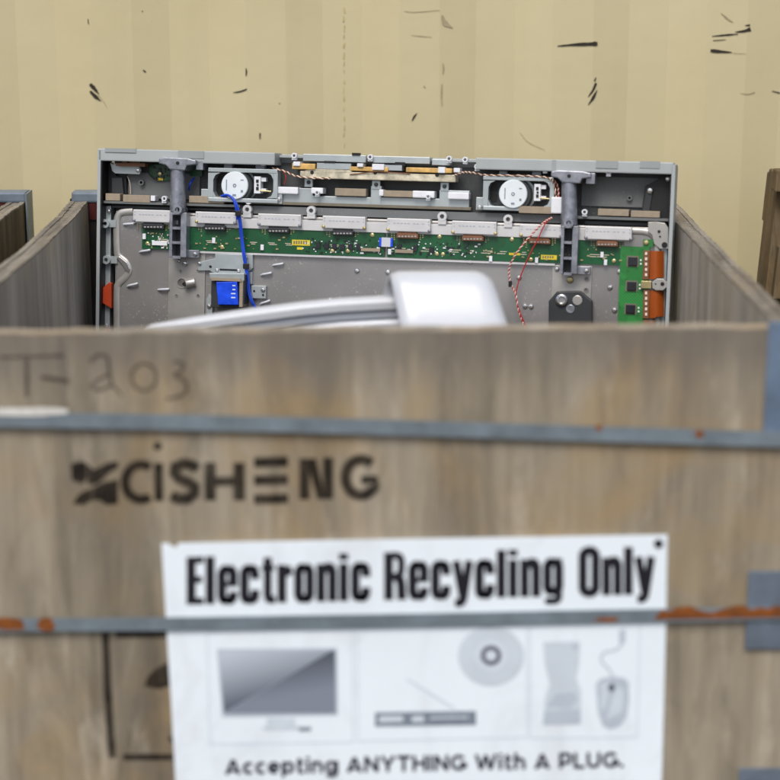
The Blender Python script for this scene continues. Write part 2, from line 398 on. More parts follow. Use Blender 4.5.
# ------------------------------------------------------------------ crates
YF, YB = 2.34, 3.48                      # outer front face, inner back face
XL, XR = -.565, .500                     # inner faces of the side panels
RIM = .803
def slab(mb, outline, y0, y1):
    mb.prism([(p[0], y0, p[1]) for p in outline], [(p[0], y1, p[1]) for p in outline])
def make_crate(label, group, dx=0., lettered=True):
    org = Vector((-.033+dx, (YF+YB)/2, 0)); T_ = Vector((dx, 0, 0))
    cr = empty('wooden_crate', org, label, 'crate', group); wo = org - T_
    rnd = random.Random(3 if lettered else 11)
    # front panel with a slightly uneven top edge
    n = 40; top = []
    for i in range(n+1):
        t = i/n; xx = XL-.035+t*(XR-XL+.07)
        top.append((xx, RIM-.0065+.009*t+rnd.uniform(-.0012, .0012)))
    b = MB(); front = [(XL-.035, .10)]+top+[(XR+.035, .10)]
    front = [(XL-.035, .10)]+top+[(XR+.035, .10)]
    slab(b, front, YF, YF+.026)
    b.build('front_panel', M['wood_front'], cr, wo)
    b = MB()
    for i in range(n):   # pale fuzzy end grain along the sawn top edge
        (xa, za), (xb, zb) = top[i], top[i+1]; h = .0022
        b.prism([(xa, YF+.0006, za+.0002), (xb, YF+.0006, zb+.0002), (xb, YF+.0006, zb+h), (xa, YF+.0006, za+h)], [(xa, YF+.0254, za+.0002), (xb, YF+.0254, zb+.0002), (xb, YF+.0254, zb+h), (xa, YF+.0254, za+h)])
    b.build('front_edge', M['wood_edge'], cr, wo)
    # side panels: gridded so the rim can be ragged, inward bow on the left one
    for side in (-1, 1):
        b = MB(); e = MB(); ny = 110; ya, yb = YF+.028, YB-.002
        def xin(y):
            t = (y-ya)/(yb-ya)
            return (XL+.008*math.sin(math.pi*min(1, max(0, (t-.25)/.75)))) if side < 0 else XR-.003*math.sin(math.pi*t)
        prev = None
        for i in range(ny+1):
            y = ya+(yb-ya)*i/ny; xi = xin(y)+rnd.uniform(-.0005, .0005); xo = xi+side*(.033+rnd.uniform(-.0006, .0006)); z = RIM-.0022+.001*math.sin(y*19+side)+rnd.uniform(-.0006, .0006)
            cur = (y, xi, xo, z)
            if prev:
                (y0, a0, o0, z0), (y1, a1, o1, z1) = prev, cur
                b.prism([(a0, y0, .1), (o0, y0, .1), (o0, y0, z0), (a0, y0, z0)], [(a1, y1, .1), (o1, y1, .1), (o1, y1, z1), (a1, y1, z1)])
                for k in range(3):   # the plies of the sawn edge
                    s0, s1 = (0, .27, .7)[k]+.004, (.27, .7, 1)[k]-.012; lift = (.0026, .0012, .0028)[k]; q = rnd.uniform(-.0005, .0005)
                    f = lambda a, o, s: a+(o-a)*s
                    e.prism([(f(a0, o0, s0), y0, z0-.0006), (f(a0, o0, s1), y0, z0-.0006), (f(a0, o0, s1), y0, z0+lift+q), (f(a0, o0, s0), y0, z0+lift+q)],
                            [(f(a1, o1, s0), y1, z1-.0006), (f(a1, o1, s1), y1, z1-.0006), (f(a1, o1, s1), y1, z1+lift+q), (f(a1, o1, s0), y1, z1+lift+q)])
            prev = cur
        bmesh.ops.remove_doubles(b.bm, verts=b.bm.verts[:], dist=.00005)
        po = b.build('side_panel', M['wood_grey'] if lettered else M['wood_brown'], cr, wo)
        e.build('sawn_edge', M['wood_rim'], po, wo)
    MB().box(XL-.034, XR+.034, YB, YB+.026, .1, RIM+.004).build('back_panel', M['dark_ply'], cr, wo)
    MB().box(XL+.002, XR-.002, YB-.004, YB-.0005, RIM-.034, RIM-.003).build('painted_batten', M['red'], cr, wo)
    MB().box(XL-.03, XR-.04 if lettered else XR+.034, YB-.006, YB+.032, RIM-.002, RIM+.018, .004).build('top_rail', M['bracket'], cr, wo)
    MB().box(XL-.03, XR+.03, YF+.03, YB-.004, .12, .15).build('floor_board', M['wood_brown'], cr, wo)
    for xx in (XL+.02, (XL+XR)/2, XR-.02):
        MB().box(xx-.045, xx+.045, YF+.01, YB+.01, 0, .098, .004).build('skid', M['wood_brown'], cr, wo)
    # vertical corner irons: rear corners
    for side in (-1, 1):
        xo = XL-.036 if side < 0 else XR+.036
        b = MB(); zt_ = RIM+.017 if not lettered else RIM-.012
        b.box(min(xo, xo+side*.003), max(xo, xo+side*.003), YB-.022, YB+.03, .1, zt_)
        b.box(min(xo+side*.003, xo-side*.03), max(xo+side*.003, xo-side*.03), YB+.0305, YB+.0335, .1, zt_)
        for z in (.7, .45): b.lathe([(.005, 0), (.005, .002), (.002, .0035)], lambda u, v, h, z=z: Vector((xo+side*(.003+h), YB+u, z+v)), 10)
        b.build('corner_iron', M['strap'], cr, wo)
    # front corner brackets, one flange on the front, one on the side
    def bracket(z0, z1, wfront, wside, m, side):
        xo = XL-.036 if side < 0 else XR+.036; t = .0035
        b = MB(); b.box(min(xo+side*t, xo-side*wfront), max(xo+side*t, xo-side*wfront), YF-.0015-t, YF-.0015, z0, z1, .0012)
        b.box(min(xo, xo+side*t), max(xo, xo+side*t), YF-.0012, YF+wside, z0, z1, .0012)
        return b.build('corner_bracket', m, cr, wo)
    zpx = lambda y: on_y(770, y, YF).z
    for side in (-1, 1):
        bracket(zpx(433), zpx(321), (XR+.036)-on_y(765, 380, YF).x, .07, M['bluebracket'], side)
        bracket(zpx(648), zpx(570), (XR+.036)-on_y(746, 610, YF).x, .12, M['bracket'], side)
        bracket(zpx(850), zpx(767), (XR+.036)-on_y(738, 775, YF).x, .12, M['bracket'], side)
    # steel straps: slightly wavy on the front, straight round the sides and back
    def strap(cpx, hpx, m):
        mid = on_y(390, 0, YF)
        pts = [(on_y(px, py, YF).x, on_y(px, py, YF).z) for px, py in cpx]
        hw = hpx/2*on_y(390, 500, YF).y/math.cos(PITCH)/FPX
        b = MB(); y0, y1 = YF-.0088, YF-.0058
        (xa, za), (xb, zb) = pts[0], pts[-1]
        pts = [(XL-.042, za+(za-pts[1][1])*.2)]+[p for p in pts if XL-.04 < p[0] < XR+.04]+[(XR+.042, zb)]
        pl = smooth_path([Vector((p[0], 0, p[1])) for p in pts], 6)
        for i in range(len(pl)-1):
            p, q = pl[i], pl[i+1]
            b.prism([(p.x, y0, p.z-hw), (q.x, y0, q.z-hw), (q.x, y0, q.z+hw), (p.x, y0, p.z+hw)], [(p.x, y1, p.z-hw), (q.x, y1, q.z-hw), (q.x, y1, q.z+hw), (p.x, y1, p.z+hw)])
        bmesh.ops.remove_doubles(b.bm, verts=b.bm.verts[:], dist=.00005)
        for side, xx, z in ((-1, XL-.042, pts[0][1]), (1, XR+.042, pts[-1][1])):
            b.box(min(xx, xx+side*.003), max(xx, xx+side*.003), YF-.0088, YB+.037, z-hw, z+hw)
        b.box(XL-.044, XR+.044, YB+.0372, YB+.04, (za+zb)/2-hw, (za+zb)/2+hw)
        return b.build('steel_strap', m, cr, wo)
    s1 = strap([(0, 418), (130, 420), (260, 422.5), (390, 426), (520, 430), (650, 434), (780, 438)], 15.5, M['strap'])
    s2 = strap([(0, 623), (160, 622), (290, 620), (420, 618), (540, 615.5), (665, 613.3), (780, 611)], 14, M['strap'])
    return cr, wo, s1, s2

crate, CW, strap_up, strap_lo = make_crate('foreground wooden crate with stencilled front and blue-grey steel straps, holding the opened television', None)
crate['label'] = 'foreground plywood crate with stencilled front, blue-grey straps and a white recycling sign'
crate['group'] = 'wooden crates in a row'
left_crate, _, _, _ = make_crate('brown neighbouring plywood crate with grey corner iron, at the left edge behind the foreground crate', 'wooden crates in a row', -1.214, False)
left_crate.location.y += 0.0

def F(px, py, off): return on_y(px, py, YF-off)
def ribbon(mb, pts, w, off, closed=False, proj=F):
    """flat stroke of pixel width w along pixel polyline, mitred"""
    P = [Vector(p) for p in pts]; n = len(P); A = []; B = []
    for i in range(n):
        if closed: a, c = P[i-1], P[(i+1) % n]
        else: a, c = P[max(i-1, 0)], P[min(i+1, n-1)]
        d1 = (P[i]-a); d2 = (c-P[i])
        d1 = d1.normalized() if d1.length > 1e-6 else d2.normalized(); d2 = d2.normalized() if d2.length > 1e-6 else d1
        t = (d1+d2); t = t.normalized() if t.length > 1e-6 else d1
        nn = Vector((-t.y, t.x)); k = min(1.9, 1/max(.3, nn.dot(Vector((-d1.y, d1.x)))))
        ww = (w[i] if isinstance(w, (list, tuple)) else w)
        A.append(P[i]+nn*(ww/2*k)); B.append(P[i]-nn*(ww/2*k))
    rng = range(n) if closed else range(n-1)
    for i in rng:
        j = (i+1) % n; mb.flat([proj(*A[i], off), proj(*A[j], off), proj(*B[j], off), proj(*B[i], off)])
def polyF(mb, pts, off): mb.flat([F(x, y, off) for x, y in pts])
def arc(cx, cy, rx, ry, a0, a1, n=14): return [(cx+rx*math.cos(R(a0+(a1-a0)*i/n)), cy-ry*math.sin(R(a0+(a1-a0)*i/n))) for i in range(n+1)]

# stencil, marker and box mark on the plywood
def stencil(o_, grow):
  global st
  st = MB()
  polyF(st, [(71, 464), (80, 461), (87, 463), (87, 478), (82, 484), (72, 480)], o_)
  polyF(st, [(87.6, 464), (94, 470), (101, 466), (108, 462.5), (118, 461), (118, 468), (110, 472), (104, 478), (97, 484), (87.6, 485)], o_)
  polyF(st, [(73, 504), (77, 496), (84, 491), (92, 488), (92, 500), (84, 505)], o_)
  polyF(st, [(92.6, 488), (104, 482), (118, 479.5), (118, 504), (106, 505), (100, 500), (92.6, 500)], o_)
  ribbon(st, arc(141, 482, 16, 17.5, 55, 305, 20), [5+grow]+[8+grow]*19+[6+grow], o_)
  ribbon(st, [(158.5, 463), (159, 501)], 7+1+grow, o_)
  polyF(st, arc(157.5, 446, 4.6, 4.2, 0, 345, 14), o_)
  ribbon(st, [(197, 470), (193, 465.5), (184, 463.5), (175.5, 467), (174.5, 473), (179, 478.5), (189, 482.5), (194.5, 487), (194, 494), (187, 499), (178, 499), (171.5, 494.5)], 8.4+1+grow, o_)
  for xx in (210, 239): ribbon(st, [(xx, 462.5), (xx, 500.5)], 9.2+1+grow, o_)
  ribbon(st, [(214.5, 481.5), (234.5, 481)], 7+1+grow, o_)
  for yy in (462, 480, 499): ribbon(st, [(254, yy+.5), (288, yy-.5)], 7.6+1+grow, o_)
  ribbon(st, [(304.5, 458.5), (304.5, 499.5)], 8+1+grow, o_); ribbon(st, [(328, 457.5), (328, 499)], 8+1+grow, o_)
  polyF(st, [(309, 458.5), (316, 458.5), (323.6, 490), (323.6, 499), (317, 499), (309, 470)], o_)
  ribbon(st, arc(361, 477.5, 15.5, 18, 48, 325, 22), 8+1+grow, o_); ribbon(st, [(361, 480), (378, 479.3)], 5.6+1+grow, o_); ribbon(st, [(375.6, 482.4), (375.8, 491)], 4.5+1+grow, o_)
  return st
stencil(.0005, 3.4).build('stencil_overspray', M['overspray'], crate, CW)
o_ = .0007; stencil(o_, 0).build('stencil_lettering', M['stencil'], crate, CW)
mk = MB()
ribbon(mk, [(0, 357.5), (30, 356.5), (64, 355.6)], 3, o_); ribbon(mk, [(26.6, 359), (27, 375), (26.6, 397)], 4.6, o_)
ribbon(mk, [(41, 377.5), (55, 379), (69, 381.5)], 4.4, o_)
ribbon(mk, smooth_path([Vector((90, 362)), Vector((98, 355)), Vector((107, 357)), Vector((109, 368)), Vector((111, 386))], 5) and [(p.x, p.y) for p in smooth_path([Vector((90, 362)), Vector((98, 355)), Vector((107, 357)), Vector((109, 368)), Vector((112, 386))], 5)], 3.4, o_)
ribbon(mk, [(p.x, p.y) for p in smooth_path([Vector((110, 374)), Vector((101, 378)), Vector((91, 386)), Vector((100, 390)), Vector((112, 386)), Vector((122, 396))], 5)], 2.8, o_)
ribbon(mk, arc(144, 377, 12.5, 13.5, 0, 345, 22), 3.0, o_, True)
ribbon(mk, [(p.x, p.y) for p in smooth_path([Vector((174, 361)), Vector((183, 364)), Vector((181, 371)), Vector((174, 375)), Vector((184, 380)), Vector((187, 389)), Vector((180, 396)), Vector((166, 399))], 5)], 3.2, o_)
mk.build_each('marker_lettering', M['marker'], crate, CW)
bxm = MB()
ribbon(bxm, [(105, 632), (107.5, 690), (112.5, 758)], 8, o_); ribbon(bxm, [(116, 634), (250, 634)], 7, o_); ribbon(bxm, [(123, 757), (250, 757)], 6.4, o_)
ribbon(bxm, [(254, 634), (254, 757)], 6, o_)
polyF(bxm, [(180+x*1.05, 686-y) for x, y in [(-34, 0), (-31, 9), (-24, 17), (-13, 23), (0, 25), (13, 23), (24, 17), (31, 9), (34, 0), (20, -3), (10, 0), (0, -3), (-10, 0), (-20, -3)]], o_)
ribbon(bxm, [(180, 690), (180, 738), (174, 742), (169, 737)], 4.6, o_)
bxm.build('stencilled_box_mark', M['stencil'], crate, CW)

# rust and smears on the straps
def blob(mb, cx, cy, rx, ry, off, seed, n=26, jag=.16):
    r = random.Random(seed); ph = [r.uniform(0, 6.28) for _ in range(4)]
    pts = []
    for i in range(n):
        a = 2*math.pi*i/n; k = 1+jag*(math.sin(2*a+ph[0])*.4+math.sin(3*a+ph[1])*.35+math.sin(5*a+ph[2])*.25)+r.uniform(-.04, .04)
        c, s = math.cos(a), math.sin(a)
        pts.append((cx+rx*k*math.copysign(abs(c)**.7, c), cy+ry*k*math.copysign(abs(s)**.7, s)))
    polyF(mb, pts, off)
so = .0094
rp = MB(); blob(rp, 8, 624, 16, 6.4, so, 1); rp.build('rust_patch', M['rust'], strap_lo, CW)
rp = MB(); blob(rp, 46, 624.5, 8.4, 6.6, so, 2); rp.build('rust_patch', M['rust'], strap_lo, CW)
rp = MB()
up = [(655, 617), (663, 609), (668, 612), (676, 607.5), (690, 606), (702, 611), (712, 613), (722, 609), (738, 605.5), (745, 606), (752, 610), (760, 607), (768, 609), (776, 605.5), (784, 607), (804, 607)]
lo = [(804, 617.4), (780, 617.6), (745, 618), (700, 619.3), (660, 619.8)]
for i in range(len(up)-1):
    f = lambda x: 619.8-(x-655)*.019
    rp.flat([F(up[i][0], up[i][1], so), F(up[i+1][0], up[i+1][1], so), F(up[i+1][0], f(up[i+1][0]), so), F(up[i][0], f(up[i][0]), so)])
rp.build('rust_patch', M['rust'], strap_lo, CW)
rp = MB(); blob(rp, 607, 619.6, 12, 2.2, so, 5); rp.build('rust_patch', M['rust'], strap_lo, CW)
for i, (cx, cy, rx, ry) in enumerate([(599, 428, 3.4, 2.6), (699.5, 434, 4, 4)]):
    rp = MB(); blob(rp, cx, cy, rx, ry, so, 20+i); rp.build('rust_patch', M['rust'], strap_up, CW)
rp = MB(); blob(rp, 26, 411.6, 41, 4.4, so, 9, 40, .12); rp.build('chalk_smear', M['chalk'], strap_up, CW)

# ------------------------------------------------------------------ recycling sign
sg_org = F(416, 830, .003)
sign = empty('notice_sign', sg_org, 'white rectangular notice reading Electronic Recycling Only, tucked behind the lower strap of the crate', 'sign')
SO = Vector(sg_org)
b = MB(); out = [(161.5, 543.5), (168, 543), (172, 546), (176, 547.5), (179, 543), (300, 540.5), (420, 538.5), (560, 536.3), (667.5, 534.5), (666, 620), (664, 700), (660.5, 832), (178.5, 838), (171, 700), (165.5, 610)]
b.prism([F(x, y, .0012) for x, y in out], [F(x, y, .0042) for x, y in out]); b.build('board', M['sign'], sign, SO)
b = MB(); b.lathe([(.0062, 0), (.0062, .0012), (.003, .0026), (0, .003)], lambda u, v, h: F(658.5, 543.5, .0043)+Vector((u, -h, v)), 16); b.build('screw', M['black'], sign, SO)
po = .0048
# heading: a heavy condensed grotesque drawn stroke by stroke (cap height 100, baseline 0, y up)
SW = 19.4
def rr(x0, x1, y0, y1, r, a=None, b_=None, n=6):
    """closed rounded rectangle centre line, counter-clockwise from right side middle"""
    pts = []
    for cx, cy, s in ((x1-r, y1-r, 0), (x0+r, y1-r, 90), (x0+r, y0+r, 180), (x1-r, y0+r, 270)):
        for i in range(n+1):
            t = R(s+90*i/n); pts.append((cx+r*math.cos(t), cy+r*math.sin(t)))
    return pts
h = SW/2; XH = 79
def glyph(c):
    w = dict(E=36, l=SW+1, e=43.5, c=42, t=29, r=31, o=43.5, n=43.5, i=SW+1, R=46, y=42, g=43.5, O=47)[c]; S = []
    if c == 'E': S = [([(h, 0), (h, 100)], SW), ([(SW, 93), (w, 93)], 14), ([(SW, 52), (w-3, 52)], 14), ([(SW, 7), (w, 7)], 14)]
    elif c == 'l': S = [([(h, 0), (h, 100)], SW)]
    elif c == 'i': S = [([(h, 0), (h, XH)], SW), ([(h, 86), (h, 100)], SW)]
    elif c in 'oO':
        H = 100 if c == 'O' else XH
        S = [(rr(h, w-h, 6, H-6, 12.5), SW, True)]
    elif c == 'c':
        p = rr(h, w-h, 6, XH-6, 12.5); S = [([(w-h, 50)]+p[:14]+p[14:]+[(w-h, 28)], SW)]
    elif c == 'e':
        p = rr(h, w-h, 6, XH-6, 12.5); S = [([(w-h, 36)]+p+[(w-h, 25)], SW), ([(SW-1, 41), (w-2, 41)], 11)]
    elif c == 't': S = [([(13, 95), (13, 16), (15, 9), (21, 6.5), (w, 6.5)], SW-2), ([(0, 73), (w-2, 73)], 11)]
    elif c == 'r': S = [([(h, 0), (h, XH)], SW), ([(SW-2, 56), (19, 65), (w, 69)], SW-1)]
    elif c == 'n':
        S = [([(h, 0), (h, XH)], SW), ([(SW-4, 62), (18, 69), (24, 72), (30, 70.5), (w-h, 63), (w-h, 0)], SW)]
    elif c == 'R':
        S = [([(h, 0), (h, 100)], SW), ([(SW-2, 93), (26, 93), (33, 90), (w-h, 82), (w-h, 62), (33, 53), (26, 49), (SW-2, 49)], 15), ([(27, 48), (34, 42), (w-h, 30), (w-h+1, 0)], SW)]
    elif c == 'y': S = [([(7, XH), (w/2, 6)], SW-2), ([(w-7, XH), (w/2+1.5, 2), (w/2-1, -5), (w/2-6, -9), (5, -9)], SW-2)]
    elif c == 'g':
        p = rr(h, w-h, 10, XH-6, 12.5); S = [(p, SW, True), ([(w-h, XH), (w-h, -2), (w-h-4, -8), (w/2, -10), (h+2, -9), (h, -3)], SW-5)]
    return w, S
hd = MB(); ox, oy, sl = 187.2, 604.6, -.0222; k = .478
def place(words):
    for word, xa, xb in words:
        G = [glyph(c) for c in word]; tot = sum(w for w, _ in G)+4.0*(len(G)-1); f = (xb-xa)/(tot*k); x = 0
        for w, S in G:
            for n_, s in enumerate(S):
                pts = [(xa+(x+px_)*k*f, oy+(xa-ox+(x+px_)*k*f)*sl-py_*k) for px_, py_ in s[0]]
                ribbon(hd, pts, s[1]*k*f**.5, po+n_*4e-5, len(s) > 2)
            x += w+4.0
place([('Electronic', 186.5, 370.5), ('Recycling', 384, 563.5), ('Only', 578.5, 654.5)])
hd.build('heading_lettering', M['ink'], sign, SO)

def gl2(c, q=19.5):
    """sturdy geometric sans, cap height 100"""
    g = q/2; X = 76
    def o(w, y0, y1): return ([(w/2+(w/2-g)*math.cos(R(a)), (y0+y1)/2+((y1-y0)/2-g)*math.sin(R(a))) for a in range(0, 360, 20)], q, True)
    def oa(w, y0, y1, a0, a1): return ([(w/2+(w/2-g)*math.cos(R(a0+(a1-a0)*i/16)), (y0+y1)/2+((y1-y0)/2-g)*math.sin(R(a0+(a1-a0)*i/16))) for i in range(17)], q)
    st_ = lambda x, y0, y1: ([(x, y0), (x, y1)], q)
    if c == ' ': return 30, []
    if c == 'A': return 92, [([(9, 0), (46, 94)], q), ([(83, 0), (46, 94)], q), ([(20, 24), (72, 24)], q-3)]
    if c == 'c': return 62, [oa(70, 0, X, 48, 312)]
    if c == 'e': return 70, [oa(70, 0, X, 0, 318), ([(12, X/2-1), (68, X/2-1)], q-4)]
    if c == 'p': return 74, [st_(g, -24, X), ([(x+4, y) for x, y in o(70, 0, X)[0]], q, True)]
    if c == 't': return 46, [([(17, 96), (17, 18), (22, 9), (32, 7), (44, 9)], q), ([(2, X-7), (43, X-7)], q-3)]
    if c == 'i': return q+2, [st_(g, 0, X), ([(g, 87), (g, 104)], q+2)]
    if c in 'nh': return 66, [st_(g, 0, X if c == 'n' else 106), ([(g, 40)]+[(33+(33-g)*math.cos(R(a)), 38+(38-g)*math.sin(R(a))) for a in range(150, -1, -15)]+[(66-g, 0)], q)]
    if c == 'g': return 74, [o(70, 0, X), ([(68, X), (68, 0), (63, -12), (52, -19), (36, -20), (20, -16), (10, -10)], q)]
    if c == 'N': return 84, [st_(g, 0, 100), st_(84-g, 0, 100), ([(g+2, 93), (82-g, 7)], q)]
    if c == 'Y': return 84, [([(8, 100), (42, 40)], q), ([(76, 100), (42, 40)], q), st_(42, 0, 42)]
    if c == 'T': return 80, [st_(40, 0, 90), ([(0, 92), (80, 92)], q)]
    if c == 'H': return 82, [st_(g, 0, 100), st_(82-g, 0, 100), ([(q, 50), (82-q, 50)], q)]
    if c == 'I': return q+2, [st_(g, 0, 100)]
    if c == 'G': return 90, [oa(96, 0, 100, 42, 352), ([(52, 44), (90, 44)], q-2), ([(86, 46), (86, 14)], q)]
    if c == 'W': return 128, [([(8, 100), (37, 3)], q), ([(64, 95), (36, 3)], q), ([(64, 95), (92, 3)], q), ([(120, 100), (91, 3)], q)]
    if c == 'P': return 74, [st_(g, 0, 100), ([(g, 92), (42, 92), (58, 86), (66, 70), (66, 58), (58, 42), (42, 36), (g, 36)], q)]
    if c == 'L': return 64, [st_(g, 0, 100), ([(g, 8), (64, 8)], q)]
    if c == 'U': return 82, [([(g, 100), (g, 40)]+[(41-(41-g)*math.cos(R(a)), 41-(41-g)*math.sin(R(a))) for a in range(15, 166, 15)]+[(82-g, 40), (82-g, 100)], q)]
    if c == '.': return 24, [([(10, 0), (10, 21)], 21)]
ln = 'Accepting ANYTHING With A PLUG.'; G = [gl2(c) for c in ln]; GAP = 11
tot = sum(w for w, _ in G)+GAP*(len(G)-1); f = (624-225)/tot; kc = .157; x = 0; tb2 = MB()
for w, S in G:
    for n_, q in enumerate(S):
        ribbon(tb2, [(225+(x+a)*f, 774.6-(x+a)*f*.0178-b_*kc) for a, b_ in q[0]], q[1]*kc*1.18, po+n_*4e-5, len(q) > 2)
    x += w+GAP
tb2.build('accepting_lettering', M['inkgrey'], sign, SO)

# printed pictures
pic = MB()
for q in ([(207, 632), (352, 629), (353, 742), (210, 744)], [(357, 629), (527, 626), (527, 737), (358, 741)], [(530, 625), (640, 622), (637, 737), (530, 738)]):
    ribbon(pic, q, 1.2, po, True)
pic.build_each('picture_frame_lines', M['prline'], sign, SO)
def grad(name, c0, c1, ang):
    m, N, L, P = nodes(name); v = coord(N, L, (1, 1, 1), 'Generated'); sp = N.new('ShaderNodeSeparateXYZ'); L.new(v, sp.inputs[0])
    ma = N.new('ShaderNodeMath'); ma.operation = 'MULTIPLY_ADD'; L.new(sp.outputs['X'], ma.inputs[0]); ma.inputs[1].default_value = ang; L.new(sp.outputs['Z'], ma.inputs[2])
    c = ramp(N, L, ma.outputs[0], [(.1, c0), (.9, c1)]); L.new(c, P.inputs['Base Color']); P.inputs['Roughness'].default_value = .5; return m
b = MB(); polyF(b, [(217, 649), (337, 648), (338, 715), (222, 717)], po)
tvp = b.build('printed_screen_frame', M['pr2'], sign, SO)
b = MB(); polyF(b, [(219, 651), (331, 650.4), (224, 713)], po+.0004); b.build('printed_screen_light', grad('printed_light_glare', srgb(100, 108, 120), srgb(190, 198, 210), -.45), sign, SO)
b = MB(); polyF(b, [(332, 650.4), (335, 650.4), (335.5, 713), (224.6, 713.5)], po+.0004); b.build('printed_screen_dark', grad('printed_dark_glare', srgb(128, 136, 150), srgb(44, 50, 62), -.3), sign, SO)
b = MB(); polyF(b, [(267, 718), (295, 718), (295, 726), (266, 727)], po); polyF(b, [(262, 727), (302, 726), (300, 729), (264, 730)], po+.0002); b.build('printed_screen_stand', M['pr1'], sign, SO)
b = MB(); polyF(b, [(299, 727.5), (311, 726.8), (311, 730.6), (299, 731)], po+.0003); b.build('printed_remote', M['pr3'], sign, SO)
b = MB(); polyF(b, arc(491, 656, 33, 30, 0, 350, 36), po); b.build('printed_disc', M['pr1'], sign, SO)
b = MB(); polyF(b, arc(491, 656, 17, 15.5, 0, 350, 26), po+.0002); b.build('printed_disc_inner', M['prline'], sign, SO)
b = MB(); ribbon(b, arc(491, 655.5, 8, 7.8, 0, 350, 26), 4.4, po+.0004, True); b.build('printed_disc_hub', M['pr4'], sign, SO)
b = MB(); polyF(b, [(375, 712.5), (476, 711), (476, 725), (375, 726.5)], po); b.build('printed_player', M['pr3'], sign, SO)
b = MB(); polyF(b, [(379, 716), (403, 715.4), (403, 722), (379, 722.6)], po+.0003); polyF(b, [(412, 716), (424, 715.6), (424, 722), (412, 722.4)], po+.0003); polyF(b, [(430, 717), (468, 716), (468, 718), (430, 719)], po+.0003); b.build_each('printed_player_panel', M['pr1'], sign, SO)
b = MB(); ribbon(b, [(407, 679), (430, 693), (454, 708)], 2, po+.0002); b.build('printed_antenna', M['prline'], sign, SO)
b = MB(); polyF(b, [(543, 642), (580, 641), (579, 664), (576, 678), (581, 692), (581, 724), (543, 725), (545, 700), (550, 684), (545, 664)], po); b.build('printed_phone', M['pr1'], sign, SO)
b = MB(); polyF(b, [(546, 707), (556, 694), (575, 692), (578, 700), (570, 708)], po+.0003); polyF(b, [(544, 711), (580, 709), (580, 723), (543, 724)], po+.0003); polyF(b, arc(575, 646.5, 3.6, 3.2, 0, 340, 12), po+.0003); b.build_each('printed_phone_keys', M['pr2'], sign, SO)
b = MB(); polyF(b, [(596, 684), (600, 679), (612, 676.5), (624, 678), (628.5, 682), (629, 700), (627, 716), (620, 726), (611, 729), (603, 726), (598, 712)], po); b.build('printed_mouse', M['pr2'], sign, SO)
b = MB(); polyF(b, [(600, 684), (612, 681), (606, 706), (601, 712)], po+.0003); polyF(b, [(616, 686), (624, 690), (622, 712), (606, 721)], po+.0003); b.build_each('printed_mouse_shine', M['pr1'], sign, SO)
b = MB(); polyF(b, arc(611.5, 687.5, 3.2, 4, 0, 340, 12), po+.0005); b.build('printed_mouse_wheel', M['pr4'], sign, SO)
b = MB(); ribbon(b, [(p.x, p.y) for p in smooth_path([Vector((613, 676)), Vector((608, 668)), Vector((601, 660)), Vector((605, 652)), Vector((615, 650)), Vector((622, 644))], 5)], 1.6, po+.0003); polyF(b, [(619, 630), (625.5, 629), (625, 643), (619.5, 643)], po+.0003); b.build_each('printed_mouse_cable', M['pr2'], sign, SO)

# ------------------------------------------------------------------ the opened television, leaning on the crate's back panel
PSI, LEAN = R(11.5), R(8)
nh = Vector((-math.sin(PSI), -math.cos(PSI), 0))
ex = Vector((math.cos(PSI), -math.sin(PSI), 0))
nf = nh*math.cos(LEAN)+Vector((0, 0, math.sin(LEAN)))        # towards the viewer
ez = Vector((0, 0, math.cos(LEAN)))-nh*math.sin(LEAN)
ey = -nf
P0 = on_y(97, 205, 3.36)                                      # left edge of the rear frame at rim height
def tvw(px, py, d):
    r = ray(px, py); t = (P0+nf*d-CAM).dot(nf)/r.dot(nf); return CAM+r*t
TLw = tvw(97, 148, 0); TRw = tvw(675, 163, 0)
TVW = (TRw-TLw).dot(ex); VTOP = (TLw-P0).dot(ez)
VBOT = VTOP-.64
ORG = P0+ex*(TVW/2)+ez*VBOT
print('tv width', TVW, 'slope check z', (TRw-TLw).dot(ez), 'base z', ORG.z)
ORG_L = ORG
tv = empty('television', ORG, 'opened flat television seen from behind, its green circuit boards and two speakers exposed', 'television')
tv.rotation_euler = Matrix((ex, ey, ez)).transposed().to_euler()
def T(px, py, d=0.):
    p = tvw(px, py, d)-ORG; return Vector((p.dot(ex), -d, p.dot(ez)))
HT = VTOP-VBOT
LX, RX = -TVW/2, TVW/2
def rect(mb, x0, y0, x1, y1, d0, d1, bev=0):
    cx, cy = (x0+x1)/2, (y0+y1)/2
    mb.box(T(x0, cy, d1).x, T(x1, cy, d1).x, -d1, -d0, T(cx, y1, d1).z, T(cx, y0, d1).z, bev)
def strip(mb, x0, x1, yt, yb, d0, d1, bev=0):
    mb.box(T(x0, yt, d1).x, T(x1, yt, d1).x, -d1, -d0, T(x0, yb, d1).z, T(x0, yt, d1).z, bev)
def ppoly(mb, pts, d0, d1, bev=0):
    a = [T(x, y, d1) for x, y in pts]; mb.prism(a, [Vector((p.x, -d0, p.z)) for p in a], bev)
def U(px, d=0): return (T(px+.5, 240, d)-T(px-.5, 240, d)).length
PXM = U(390)
def disc(mb, cx, cy, r, d0, d1, seg=28, r1=None):
    c = T(cx, cy, d1); r *= PXM; r1 = r if r1 is None else r1*PXM
    mb.lathe([(r, d0), (r1, d1)], lambda u, v, h: Vector((c.x+u, -h, c.z+v)), seg)
def lathe_tv(mb, cx, cy, prof, dref, seg=28):
    c = T(cx, cy, dref); mb.lathe([(r*PXM, d) for r, d in prof], lambda u, v, h: Vector((c.x+u, -h, c.z+v)), seg)
def ring(mb, cx, cy, ro, ri, d0, d1, seg=20):
    lathe_tv(mb, cx, cy, [(ri, d0), (ro, d0), (ro, d1), (ri, d1), (ri, d0)], d1, seg)
